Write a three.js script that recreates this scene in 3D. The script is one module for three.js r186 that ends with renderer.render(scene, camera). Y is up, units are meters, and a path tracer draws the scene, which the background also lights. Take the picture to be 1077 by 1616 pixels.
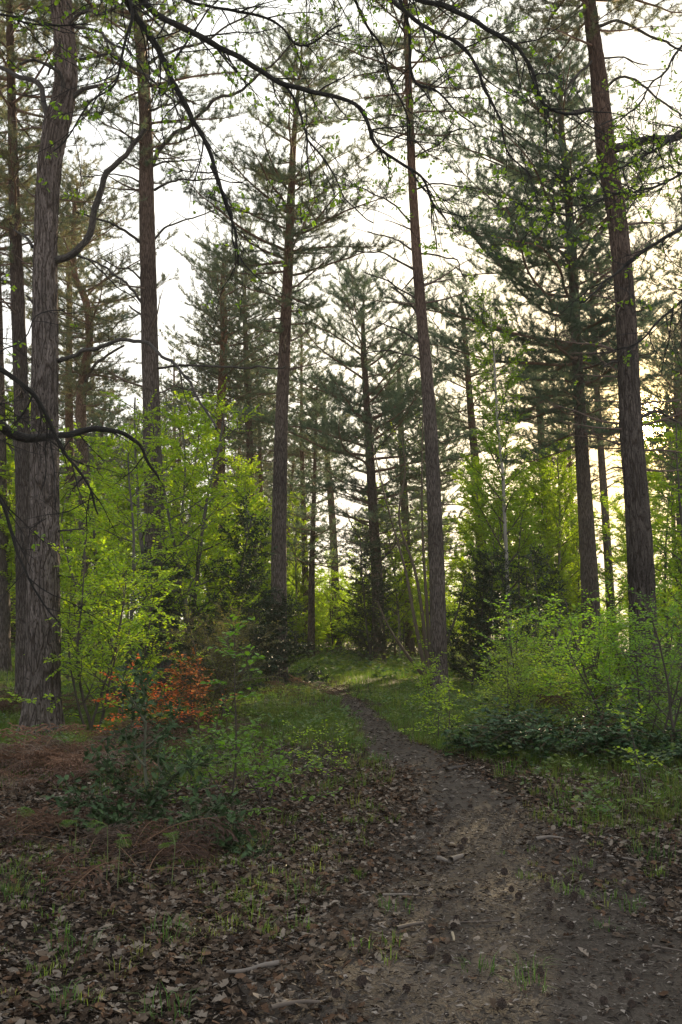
import * as THREE from 'three';
import { ImprovedNoise } from 'three/addons/math/ImprovedNoise.js';

// ------------------------------------------------------------------ camera, sky, sun, exposure
const scene = new THREE.Scene();
const F = 1586, PITCH = Math.atan(177 / F), EYE = 1.5;         // the photograph is 1077 x 1616
const camera = new THREE.PerspectiveCamera(2 * Math.atan(808 / F) * 180 / Math.PI, 1077 / 1616, 0.1, 1500);
camera.position.set(0, EYE, 0);
camera.rotation.x = PITCH;
const rayTo = (px, py) => {
  const x = (px - 538.5) / F, y = (808 - py) / F, c = Math.cos(PITCH), s = Math.sin(PITCH);
  return new THREE.Vector3(x, y * c + s, y * s - c);
};
const SUN = rayTo(1022, 668).normalize();
{
  // hazy evening sky: bright and nearly white, warmer and brighter towards the low sun, a tight aureole round it
  const W = 2048, H = 1024, data = new Float32Array(W * H * 4);
  for (let r = 0; r < H; r++) for (let c = 0; c < W; c++) {
    const up = ((r + 0.5) / H - 0.5) * Math.PI, az = ((c + 0.5) / W - 0.5) * 2 * Math.PI;
    const x = Math.cos(az) * Math.cos(up), y = Math.sin(up), z = Math.sin(az) * Math.cos(up);
    const a = Math.acos(Math.min(1, Math.max(-1, x * SUN.x + y * SUN.y + z * SUN.z))) * 180 / Math.PI;
    const wide = Math.exp(-((a / 46) ** 2)), mid = Math.exp(-a / 9), tight = Math.exp(-((a / 0.9) ** 2)), low = Math.exp(-Math.max(0, y) * 7);
    const o = (r * W + c) * 4;
    data[o] = 0.33 + 0.11 * wide + 0.5 * mid + 60 * tight + 0.03 * low;
    data[o + 1] = 0.345 + 0.1 * wide + 0.2 * mid + 42 * tight;
    data[o + 2] = Math.max(0.24, 0.37 + 0.05 * wide - 0.15 * Math.exp(-a / 11) - 0.03 * low) + 18 * tight;
    data[o + 3] = 1;
  }
  const t = new THREE.DataTexture(data, W, H, THREE.RGBAFormat, THREE.FloatType);
  t.mapping = THREE.EquirectangularReflectionMapping; t.magFilter = THREE.LinearFilter; t.needsUpdate = true;
  scene.background = t; scene.environment = t;
}
const sun = new THREE.DirectionalLight(new THREE.Color(1, 0.77, 0.47), 5);
sun.target.position.set(0, 0, -25);
sun.position.copy(SUN).multiplyScalar(180).add(sun.target.position);
sun.castShadow = true; sun.shadow.mapSize.set(4096, 4096); sun.shadow.radius = 1;
Object.assign(sun.shadow.camera, { left: -70, right: 70, top: 50, bottom: -50, near: 1, far: 400 });
scene.add(sun, sun.target);
const renderer = new THREE.WebGLRenderer({ antialias: true });
renderer.toneMapping = THREE.LinearToneMapping;
renderer.toneMappingExposure = 3.7;
renderer.shadowMap.enabled = true;

scene.fog = new THREE.FogExp2(0xffefd6, 0.0006);

// ------------------------------------------------------------------ helpers
const V = (x = 0, y = 0, z = 0) => new THREE.Vector3(x, y, z), UP = V(0, 1, 0);
const lerp = (a, b, t) => a + (b - a) * t, clamp = (x, a, b) => Math.min(b, Math.max(a, x)), smooth = (x, a, b) => { const t = clamp((x - a) / (b - a), 0, 1); return t * t * (3 - 2 * t); };
function RNG(seed) {
  let s = (seed * 2654435761) | 0;
  const f = () => { s = (s + 0x6d2b79f5) | 0; let t = Math.imul(s ^ (s >>> 15), 1 | s); t = (t + Math.imul(t ^ (t >>> 7), 61 | t)) ^ t; return ((t ^ (t >>> 14)) >>> 0) / 4294967296; };
  f.r = (a, b) => a + (b - a) * f(); f.s = () => f() * 2 - 1; f.v = () => V(f.s(), f.s(), f.s());
  return f;
}
const PN = new ImprovedNoise(), nz = (x, y, z) => PN.noise(x + 31.7, y + 17.3, z + 5.1);
const fbm = (x, y, z) => nz(x, y, z) + 0.5 * nz(x * 2.1, y * 2.1, z * 2.1) + 0.25 * nz(x * 4.3, y * 4.3, z * 4.3);
const gy = (x, z) => 0.10 * nz(x * 0.22, 0.3, z * 0.22) + 0.035 * nz(x * 0.9, 1.3, z * 0.9) + 0.012 * nz(x * 3.1, 2.3, z * 3.1) + 0.25 * smooth(-x, 4.5, 9) + 0.12 * smooth(x, 3.5, 7);
const at = (px, py, d) => { const r = rayTo(px, py); r.multiplyScalar(-d / r.z); r.y += EYE; return r; };
const ground = (px, py) => {
  const r = rayTo(px, py); let h = 0, p = V();
  for (let i = 0; i < 6; i++) { p.copy(r).multiplyScalar((EYE - h) / -r.y); h = gy(p.x, p.z); }
  p.y = h; return p;
};
const used = {};
const numbered = (n) => { const k = used[n] = (used[n] ?? -1) + 1; return k ? `${n}_${String(k).padStart(3, '0')}` : n; };
function tag(o, label, category, group, kind) {
  if (label) o.userData.label = label;
  if (category) o.userData.category = category;
  if (group) o.userData.group = group;
  if (kind) o.userData.kind = kind;
  return o;
}
function thing(name, label, category, p, group, kind) {
  const o = new THREE.Group(); o.name = numbered(name); o.position.copy(p); scene.add(o);
  return tag(o, label, category, group, kind);
}
function dup(root, p, turn, scale, name) {
  const r = root.clone(); r.name = numbered(name ?? root.name.replace(/_\d{3}$/, '')); r.userData = { ...root.userData };
  r.position.copy(p); r.rotation.set(0, turn, 0); r.scale.setScalar(scale); scene.add(r); return r;
}
class Buf {                                                    // growing float buffer
  constructor(T = Float32Array) { this.T = T; this.a = new T(4096); this.n = 0; }
  room(k) { if (this.n + k > this.a.length) { const b = new this.T(Math.max(this.a.length * 2, this.n + k)); b.set(this.a); this.a = b; } }
  p3(x, y, z) { this.room(3); this.a[this.n++] = x; this.a[this.n++] = y; this.a[this.n++] = z; }
  p2(x, y) { this.room(2); this.a[this.n++] = x; this.a[this.n++] = y; }
  done() { return this.a.slice(0, this.n); }
}
let TRIANGLES = 0, TUFTS = 0;
class Geo {
  constructor(origin = V(), smoothNormals = false, uv = false) { this.P = new Buf(); this.C = new Buf(); this.N = smoothNormals ? new Buf() : null; this.U = uv ? new Buf() : null; this.I = new Buf(Uint32Array); this.o = origin; this.count = 0; }
  v(p, c) { this.P.p3(p.x - this.o.x, p.y - this.o.y, p.z - this.o.z); this.C.p3(c[0], c[1], c[2]); return this.count++; }
  t(a, b, c) { this.I.p3(a, b, c); }
  geometry() {
    const g = new THREE.BufferGeometry();
    g.setAttribute('position', new THREE.BufferAttribute(this.P.done(), 3));
    g.setAttribute('color', new THREE.BufferAttribute(this.C.done(), 3));
    if (this.N) g.setAttribute('normal', new THREE.BufferAttribute(this.N.done(), 3));
    if (this.U) g.setAttribute('uv', new THREE.BufferAttribute(this.U.done(), 2));
    g.setIndex(new THREE.BufferAttribute(this.I.done(), 1));
    TRIANGLES += this.I.n / 3;
    return g;
  }
  build(name, material, parent = scene) {
    const m = new THREE.Mesh(this.geometry(), material); m.name = parent === scene ? numbered(name) : name; m.castShadow = m.receiveShadow = true; parent.add(m); return m;
  }
}
const wood = (origin) => new Geo(origin, true, true);
// a tapering tube along points; o: col(h, t) -> rgb, disp(angle, along) -> metres, tile = metres per texture repeat
function tube(g, pts, rad, sides, o = {}) {
  const n = pts.length, base = g.count, T = V(), A = V(), B = V(), N = V(), p = V(); let along = 0;
  const reps = Math.max(1, Math.round(2 * Math.PI * rad[0] / (o.tile ?? 0.5)));
  T.subVectors(pts[1], pts[0]).normalize();
  A.set(1, 0, 0); if (Math.abs(T.x) > 0.8) A.set(0, 0, 1);
  for (let i = 0; i < n; i++) {
    if (i) along += pts[i].distanceTo(pts[i - 1]);
    T.subVectors(pts[Math.min(n - 1, i + 1)], pts[Math.max(0, i - 1)]).normalize();
    A.addScaledVector(T, -A.dot(T)).normalize(); B.crossVectors(T, A);
    const c = o.col ? o.col(pts[i], i / (n - 1)) : [1, 1, 1];
    for (let k = 0; k <= sides; k++) {
      const a = k / sides * Math.PI * 2, ca = Math.cos(a), sa = Math.sin(a), r = rad[i] + (o.disp ? o.disp(ca, sa, along, rad[i]) : 0);
      N.set(0, 0, 0).addScaledVector(A, ca).addScaledVector(B, sa);
      p.copy(pts[i]).addScaledVector(N, r);
      g.v(p, c); g.N.p3(N.x, N.y, N.z); g.U.p2(k / sides * reps, along / (o.tile ?? 0.5) * 0.5);
    }
  }
  const w = sides + 1;
  for (let i = 0; i < n - 1; i++) for (let k = 0; k < sides; k++) {
    const a = base + i * w + k;
    g.t(a, a + 1, a + w); g.t(a + 1, a + w + 1, a + w);
  }
  if (o.cap) {
    const e = g.v(pts[n - 1], o.capCol ?? (o.col ? o.col(pts[n - 1], 1) : [1, 1, 1])); g.N.p3(T.x, T.y, T.z); g.U.p2(0, 0);
    for (let k = 0; k < sides; k++) g.t(base + (n - 1) * w + k, base + (n - 1) * w + k + 1, e);
  }
  if (o.disp) {                                                // normals from the displaced grid
    const P = g.P.a, at3 = (i) => V(P[i * 3], P[i * 3 + 1], P[i * 3 + 2]);
    for (let i = 0; i < n; i++) for (let k = 0; k <= sides; k++) {
      const kk = k % sides, u = at3(base + i * w + (kk + 1) % sides).sub(at3(base + i * w + (kk + sides - 1) % sides)), v2 = at3(base + Math.min(n - 1, i + 1) * w + kk).sub(at3(base + Math.max(0, i - 1) * w + kk));
      u.cross(v2).normalize(); const q = (base + i * w + k) * 3;
      g.N.a[q] = u.x; g.N.a[q + 1] = u.y; g.N.a[q + 2] = u.z;
    }
  }
}
function spline(pts, step) {                                   // [[Vector3, radius]] -> evenly sampled points and radii
  const c = new THREE.CatmullRomCurve3(pts.map((p) => p[0]), false, 'centripetal'), L = c.getLength(), n = Math.max(3, Math.ceil(L / step)), P = [], R = [];
  const m = pts.length - 1;
  for (let i = 0; i <= n; i++) {
    const u = i / n, t = c.getUtoTmapping(u); P.push(c.getPoint(t));
    const f = Math.min(m - 1e-6, t * m), k = Math.floor(f); R.push(lerp(pts[k][1], pts[k + 1][1], f - k));
  }
  return [P, R, L];
}
const kink = (q, a, s) => { let l = 0; for (let i = 1; i < q.length - 1; i++) { l += q[i].distanceTo(q[i + 1]); const e = Math.min(1, l * 2) * a; q[i].add(V(nz(l * 2.3, s, 1) + 0.5 * nz(l * 6, s, 4), nz(l * 2.3, s, 2) + 0.5 * nz(l * 6, s, 5), nz(l * 2.3, s, 3)).multiplyScalar(e * 1.6)); } };
const mix3 = (a, b, t) => [lerp(a[0], b[0], t), lerp(a[1], b[1], t), lerp(a[2], b[2], t)], mul3 = (a, s) => [a[0] * s, a[1] * s, a[2] * s];

// ------------------------------------------------------------------ textures and materials
function dataTexture(w, h, f, srgb) {
  const d = new Uint8Array(w * h * 4);
  for (let y = 0; y < h; y++) for (let x = 0; x < w; x++) { const c = f(x / w, y / h); const o = (y * w + x) * 4; d[o] = clamp(c[0] * 255, 0, 255); d[o + 1] = clamp(c[1] * 255, 0, 255); d[o + 2] = clamp(c[2] * 255, 0, 255); d[o + 3] = 255; }
  const t = new THREE.DataTexture(d, w, h); t.wrapS = t.wrapT = THREE.RepeatWrapping; t.magFilter = THREE.LinearFilter; if (srgb) t.colorSpace = THREE.SRGBColorSpace; t.needsUpdate = true; return t;
}
// fissured plates: distance to the borders of stretched cells, tiling
function plates(nx, ny, seed) {
  const R = RNG(seed), cell = []; for (let i = 0; i < nx * ny; i++) cell.push([R(), R(), R()]);
  const pn = (u, v, f) => { const a = u * Math.PI * 2; return fbm(Math.cos(a) * f, Math.sin(a) * f, Math.sin(v * Math.PI * 2) * f * 0.8 + Math.cos(v * Math.PI * 2) * 0.3); };
  return (u, v) => {
    const x = (u + 0.03 * pn(u, v, 2.2)) * nx, y = (v + 0.05 * pn(u + 0.4, v, 4)) * ny, ix = Math.floor(x), iy = Math.floor(y); let a = 9, b = 9, id = 0;
    for (let j = -1; j <= 1; j++) for (let i = -1; i <= 1; i++) {
      const k = (((iy + j) % ny + ny) % ny) * nx + ((ix + i) % nx + nx) % nx, c = cell[k], dx = ix + i + c[0] - x, dy = iy + j + c[1] - y, q = Math.sqrt(dx * dx + dy * dy);
      if (q < a) { b = a; a = q; id = c[2]; } else if (q < b) b = q;
    }
    return [b - a, id, pn(u, v, 9)];
  };
}
const plate = plates(13, 8, 3), plate2 = plates(26, 22, 8);
const barkHeight = dataTexture(384, 768, (u, v) => { const [e, id, n] = plate(u, v); const f = plate2(u, v); const h = smooth(e, 0.0, 0.5) * (0.6 + 0.25 * id) + 0.22 * smooth(f[0], 0, 0.4) * (0.5 + 0.5 * f[1]) + 0.14 * n; return [h, h, h]; });
const barkColor = dataTexture(384, 768, (u, v) => {
  const [e, id, n] = plate(u, v), f = plate2(u, v), k = smooth(e, 0.0, 0.4) * (0.55 + 0.45 * smooth(f[0], 0, 0.35)), l = lerp(0.56, 0.8 + 0.1 * id + 0.1 * f[1], k) + 0.1 * n;
  return [l, l * (0.98 + 0.02 * k), l * (0.95 + 0.05 * k)];
}, true);
// long furrows that meander and join, for the oldest trunks: zero lines of stretched noise
const furrow = (u, v) => {
  const a = u * Math.PI * 2, n = (r, f, o) => nz(Math.cos(a) * r + o, Math.sin(a) * r, v * f + o), w = 0.35 * n(1.2, 5, 3);
  const r1 = Math.abs(nz(Math.cos(a + w * 0.5) * 1.9, Math.sin(a + w * 0.5) * 1.9, v * 5.5)), r2 = Math.abs(n(3.6, 13, 11)) * 1.25 + 0.03, r3 = Math.abs(n(7, 30, 21));
  return [smooth(Math.min(r1, r2), 0.0, 0.17), smooth(r3, 0, 0.3), 0.5 + n(2.4, 6, 31), n(12, 60, 41)];
};
const oldBark = dataTexture(512, 1024, (u, v) => { const [k, f, t, g] = furrow(u, v), l = lerp(0.52, 0.82 + 0.2 * (t - 0.5), k) * (0.84 + 0.16 * f) + 0.1 * g; return [l, l * (0.965 + 0.03 * k), l * (0.93 + 0.06 * k)]; }, true);
const oldHeight = dataTexture(512, 1024, (u, v) => { const [k, f, t, g] = furrow(u, v), h = k * (0.62 + 0.2 * t) + 0.16 * f + 0.1 * g; return [h, h, h]; });
oldBark.wrapT = oldHeight.wrapT = THREE.MirroredRepeatWrapping;
const M = {};
M.pineBark = new THREE.MeshPhysicalMaterial({ name: 'pine bark', specularIntensity: 0.3, map: barkColor, bumpMap: barkHeight, bumpScale: 0.016, vertexColors: true, roughness: 0.95 });
M.oldBark = new THREE.MeshPhysicalMaterial({ name: 'old pine bark', specularIntensity: 0.3, map: oldBark, bumpMap: oldHeight, bumpScale: 0.028, vertexColors: true, roughness: 0.95 });
M.wood = new THREE.MeshStandardMaterial({ name: 'twig bark', vertexColors: true, roughness: 0.9 });
M.mossy = new THREE.MeshStandardMaterial({ name: 'oak bark', map: barkColor, bumpMap: barkHeight, bumpScale: 0.006, vertexColors: true, roughness: 0.95 });
const leafy = (name, transmission, roughness, extra) => new THREE.MeshPhysicalMaterial({ name, vertexColors: true, roughness, transmission, thickness: 0, side: THREE.DoubleSide, specularIntensity: 0.4, ...extra });
M.leaf = leafy('fresh leaf', 0.6, 0.95);
M.needle = leafy('pine needles', 0.4, 0.9);
M.holly = leafy('holly leaf', 0.0, 0.62, { specularIntensity: 0.5 });
M.dry = leafy('dry leaf', 0.3, 0.9);
M.grass = leafy('grass blade', 0.4, 0.85);
M.litter = leafy('fallen leaf', 0.0, 0.95, { specularIntensity: 0.2 });
const groundTexture = dataTexture(1024, 1024, (() => {
  const S = 1024, A = new Float32Array(S * S), R = RNG(77);
  for (let k = 0; k < 16000; k++) {                            // short crossing flecks: needles, crumbs of bark
    const x = R() * S, y = R() * S, a = R() * Math.PI, l = R.r(3, 16), w = R.r(0.5, 2.2), v = R.s() * 0.5 + 0.1;
    for (let s = -l; s <= l; s++) for (let q = -w; q <= w; q++) { const X = Math.round(x + Math.cos(a) * s - Math.sin(a) * q + S) % S, Y = Math.round(y + Math.sin(a) * s + Math.cos(a) * q + S) % S; A[Y * S + X] = v; }
  }
  return (u, v) => { const k = A[Math.floor(v * S) * S + Math.floor(u * S)], g = 0.72 + 0.3 * k; return [g, g * 0.97, g * 0.93]; };
})(), true);
groundTexture.repeat.set(0.8, 0.8);
const groundBump = groundTexture.clone(); groundBump.colorSpace = THREE.NoColorSpace;
M.ground = new THREE.MeshPhysicalMaterial({ name: 'woodland soil', specularIntensity: 0.2, map: groundTexture, bumpMap: groundBump, bumpScale: 0.012, vertexColors: true, roughness: 0.95 });
const GREY = [0.165, 0.142, 0.128], RED = [0.3, 0.165, 0.105], DARKWOOD = [0.035, 0.03, 0.026];
const pineTint = (h, red = 1) => mix3(GREY, RED, red * smooth(h, 5, 13));

// ------------------------------------------------------------------ leaves
const Lp = V(), Ls = V(), Ln = V(), Lq = V();
function leaf(g, p, d, n, L, W, c, kind = 0) {
  Ls.crossVectors(d, n).normalize(); Ln.crossVectors(Ls, d).normalize();
  const q = (a, s, u) => g.v(Lq.copy(p).addScaledVector(d, a * L).addScaledVector(Ls, s * W).addScaledVector(Ln, u * L), c);
  if (kind === 0) {                                            // folded diamond
    const a = q(0, 0, 0), b = q(0.45, 0.5, 0.08), t = q(1, 0, -0.1), e = q(0.45, -0.5, 0.08);
    g.t(a, b, t); g.t(a, t, e);
  } else if (kind === 1) {                                     // oval with a midrib fold
    const a = q(0, 0, 0), b = q(0.3, 0.46, 0.07), b2 = q(0.68, 0.4, 0.05), t = q(1, 0, -0.12), e2 = q(0.68, -0.4, 0.05), e = q(0.3, -0.46, 0.07), m = q(0.5, 0, -0.02);
    g.t(a, b, m); g.t(b, b2, m); g.t(b2, t, m); g.t(t, e2, m); g.t(e2, e, m); g.t(e, a, m);
  } else if (kind === 2) {                                     // holly: spiny edge
    const m = [q(0, 0, 0), q(0.5, 0, -0.05), q(1.05, 0, -0.1)], s = [];
    for (const e of [1, -1]) for (const [a, w, u] of [[0.16, 0.5, 0.12], [0.3, 0.3, 0.02], [0.5, 0.56, 0.14], [0.64, 0.3, 0.02], [0.8, 0.42, 0.1]]) s.push(q(a, e * w, u));
    for (const o of [0, 5]) { g.t(m[0], s[o], s[o + 1]); g.t(m[0], s[o + 1], m[1]); g.t(m[1], s[o + 1], s[o + 2]); g.t(m[1], s[o + 2], s[o + 3]); g.t(m[1], s[o + 3], m[2]); g.t(s[o + 3], s[o + 4], m[2]); }
  } else {                                                     // oak: rounded lobes
    const m = [q(0, 0, 0), q(0.5, 0, -0.04), q(1, 0, -0.12)], s = [];
    for (const e of [1, -1]) for (const [a, w, u] of [[0.22, 0.2, 0], [0.34, 0.42, 0.07], [0.46, 0.22, 0], [0.6, 0.58, 0.08], [0.7, 0.3, 0], [0.86, 0.46, 0.04]]) s.push(q(a, e * w, u));
    for (const o of [0, 6]) { g.t(m[0], s[o], s[o + 1]); g.t(m[0], s[o + 1], s[o + 2]); g.t(m[0], s[o + 2], m[1]); g.t(m[1], s[o + 2], s[o + 3]); g.t(m[1], s[o + 3], s[o + 4]); g.t(m[1], s[o + 4], m[2]); g.t(s[o + 4], s[o + 5], m[2]); }
  }
}
const tn = V(), td = V();
class Tufts {                                                  // bunches of needles kept as places, drawn as copies of one bunch
  constructor(origin) { this.list = []; this.o = origin; }
  build(name, material, parent, o) {
    const R = RNG(o.seed), g = new Geo(); tuft(g, V(), UP, o.needle, o.count, o.width, [1, 1, 1], R);
    const m = new THREE.InstancedMesh(g.geometry(), material, this.list.length), q2 = new THREE.Quaternion(); m.name = name; m.userData.kind = 'stuff';
    this.list.forEach(([p, d, s, c], i) => { QQ.setFromUnitVectors(UP, d).multiply(q2.setFromAxisAngle(UP, R() * 6.28)); m.setMatrixAt(i, M4.compose(p.sub(this.o), QQ, SC.setScalar(s))); m.setColorAt(i, new THREE.Color().setRGB(...c)); });
    parent.add(m); return m;
  }
}
const M4 = new THREE.Matrix4(), QQ = new THREE.Quaternion(), EU = new THREE.Euler(), SC = V();
function tuft(g, p, d, size, count, w, c, R) {                 // a shoot's bunch of needles
  if (g.list) { g.list.push([p.clone(), d.clone(), R.r(0.8, 1.25), mul3(c, R.r(0.75, 1.3))]); return; }
  for (let i = 0; i < count; i++) {
    td.copy(d).multiplyScalar(0.55).add(tn.set(R.s(), R.s(), R.s()).normalize()).normalize();
    Lp.copy(p).addScaledVector(d, -R() * size * 1.1);
    tn.set(R.s(), R.s(), R.s()).cross(td).normalize().multiplyScalar(w);
    const L = size * R.r(0.75, 1.25), k = R.r(0.65, 1.35), cc = [c[0] * k, c[1] * k, c[2] * k];
    const a = g.v(Lq.copy(Lp).add(tn), cc), b = g.v(Lq.copy(Lp).sub(tn), cc), e = g.v(Lq.copy(Lp).addScaledVector(td, L), cc);
    g.t(a, b, e);
  }
}
// a wandering path
function wander(p, d, len, segs, wob, lift, R) {
  const P = [p.clone()], q = p.clone(), D = d.clone().normalize();
  for (let i = 0; i < segs; i++) { D.addScaledVector(tn.set(R.s(), R.s(), R.s()), wob); D.y += lift; D.normalize(); q.addScaledVector(D, len / segs); P.push(q.clone()); }
  return P;
}
const radii = (r0, r1, n) => Array.from({ length: n }, (_, i) => lerp(r0, r1, i / (n - 1)));

// ------------------------------------------------------------------ pines
const NEEDLE = [0.092, 0.142, 0.086], OLDNEEDLE = [0.26, 0.19, 0.06];
function pineBough(W, N, p, d, len, r, o, R) {
  const segs = Math.max(4, Math.round(len / 0.4)), path = wander(p, d, len, segs, 0.16, o.lift ?? 0.05, R), rr = radii(r, 0.006, path.length), col = () => mix3(DARKWOOD, RED, o.red ?? 0.4);
  tube(W, path, rr, len > 1.5 ? 5 : 4, { col });
  const gap = o.gap ?? 0.2, n = Math.max(4, Math.round(len * 0.85 / gap));
  for (let i = 0; i <= n; i++) {
    const t = lerp(0.15, 1, i / n), k = Math.min(segs - 1, Math.floor(t * segs)), q = path[k].clone().lerp(path[k + 1], t * segs - k), D = path[k + 1].clone().sub(path[k]).normalize();
    const side = V().crossVectors(D, UP).normalize().multiplyScalar(i % 2 ? 1 : -1), l2 = i === n ? 0.4 : (0.2 + len * 0.3 * (1 - t * 0.75)) * R.r(0.6, 1.2);
    const d2 = i === n ? D.clone() : D.clone().multiplyScalar(0.65).add(side).add(V(0, R.r(-0.1, 0.5), 0)).normalize();
    const p2 = wander(q, d2, l2, 3, 0.2, 0.06, R);
    tube(W, p2, radii(Math.min(0.011, rr[k] * 0.5), 0.003, 4), 3, { col });
    const m = Math.max(2, Math.round(l2 / (o.shoot ?? 0.062)));
    for (let j = 0; j < m; j++) {
      const u = (j + 0.7) / m, kk = Math.min(2, Math.floor(u * 3)), b = p2[kk].clone().lerp(p2[kk + 1], u * 3 - kk), dd = p2[kk + 1].clone().sub(p2[kk]).normalize();
      const a = dd.clone().multiplyScalar(0.7).add(V(R.s(), R.r(-0.2, 0.9), R.s()).multiplyScalar(0.75)).normalize(), L = R.r(0.1, 0.26), e = b.clone().addScaledVector(a, L);
      if (o.stalks) tube(W, [b, e], [0.004, 0.003], 3, { col });
      const c = mix3(NEEDLE, OLDNEEDLE, (o.gold ?? 0.25) * R());
      tuft(N, e, a, o.needle, o.count, o.width, c, R);
      if (R() < 0.7) tuft(N, b.lerp(e, 0.4), a, o.needle, Math.ceil(o.count * 0.7), o.width, c, R);
    }
  }
}
// crown along a trunk given by trunkAt(height) -> [point, radius]
function pineCrown(W, N, trunkAt, o, R) {
  let h = o.from, turn = R() * 6.28;
  while (h < o.to) {
    const t = (h - o.from) / (o.to - o.from), n = R() < 0.5 ? 3 : 4, [p, r] = trunkAt(h);
    for (let i = 0; i < n; i++) {
      if (R() < (o.skip ?? 0.18)) continue;
      turn += 2.4 + R.s() * 0.4;
      const len = o.spread * (o.cone ? lerp(1, 0.22, t) : lerp(0.5, 1, smooth(t, 0, 0.3)) * Math.sqrt(Math.max(0.1, 1 - (Math.max(0, t - 0.3) / 0.72) ** 2))) * R.r(0.45, 1.3) * (1 - (o.bias ?? 0) * Math.cos(turn)), el = lerp(o.low ?? -0.15, 0.75, t) + R.s() * 0.15;
      pineBough(W, N, p.clone().add(V(0, R.s() * 0.15, 0)), V(Math.cos(turn), el, Math.sin(turn)), len, Math.min(r * 0.4, 0.012 + len * 0.0095), { ...o, lift: o.lift ?? 0.04 }, R);
    }
    h += R.r(0.25, 0.8) * (o.whorl ?? 1);
  }
  const [tip] = trunkAt(o.to); tuft(N, tip, UP, o.needle * 2, 60, o.width, NEEDLE, R);
}
function deadBranch(W, p, d, len, r, R, col = [0.075, 0.062, 0.052], kids = 1) {
  const segs = Math.max(4, Math.round(len / 0.3)), path = wander(p, d, len, segs, 0.17, 0.03, R), rr = radii(r, 0.005, path.length);
  tube(W, path, rr, 6, { col: () => col, cap: true });
  const n = Math.round(len * 2.6 * kids);
  for (let i = 0; i < n; i++) {
    const k = clamp(Math.floor(R.r(0.3, 1) * segs), 1, segs - 1), D = path[k + 1].clone().sub(path[k]).normalize().multiplyScalar(0.7).add(R.v()).normalize(), l = len * R.r(0.12, 0.34), q = wander(path[k], D, l, 4, 0.3, 0, R);
    tube(W, q, radii(rr[k] * 0.5, 0.0025, 5), 4, { col: () => col });
    for (let j = 0; j < 2 * kids; j++) { const m = 1 + Math.floor(R() * 3), D2 = q[m + 1].clone().sub(q[m]).normalize().add(R.v()).normalize(); tube(W, wander(q[m], D2, l * R.r(0.3, 0.6), 3, 0.3, 0, R), radii(0.004, 0.002, 4), 3, { col: () => col }); }
  }
}
const trunkDisp = (amp, seed) => (ca, sa, along, r) => {
  const n = nz(ca * r * 22 + seed, along * 2.2, sa * r * 22), m = nz(ca * 1.1 + seed, along * 0.35, sa * 1.1);
  return amp * (1 - Math.abs(n) * 2.4) * 0.5 + r * 0.07 * m;
};
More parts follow.
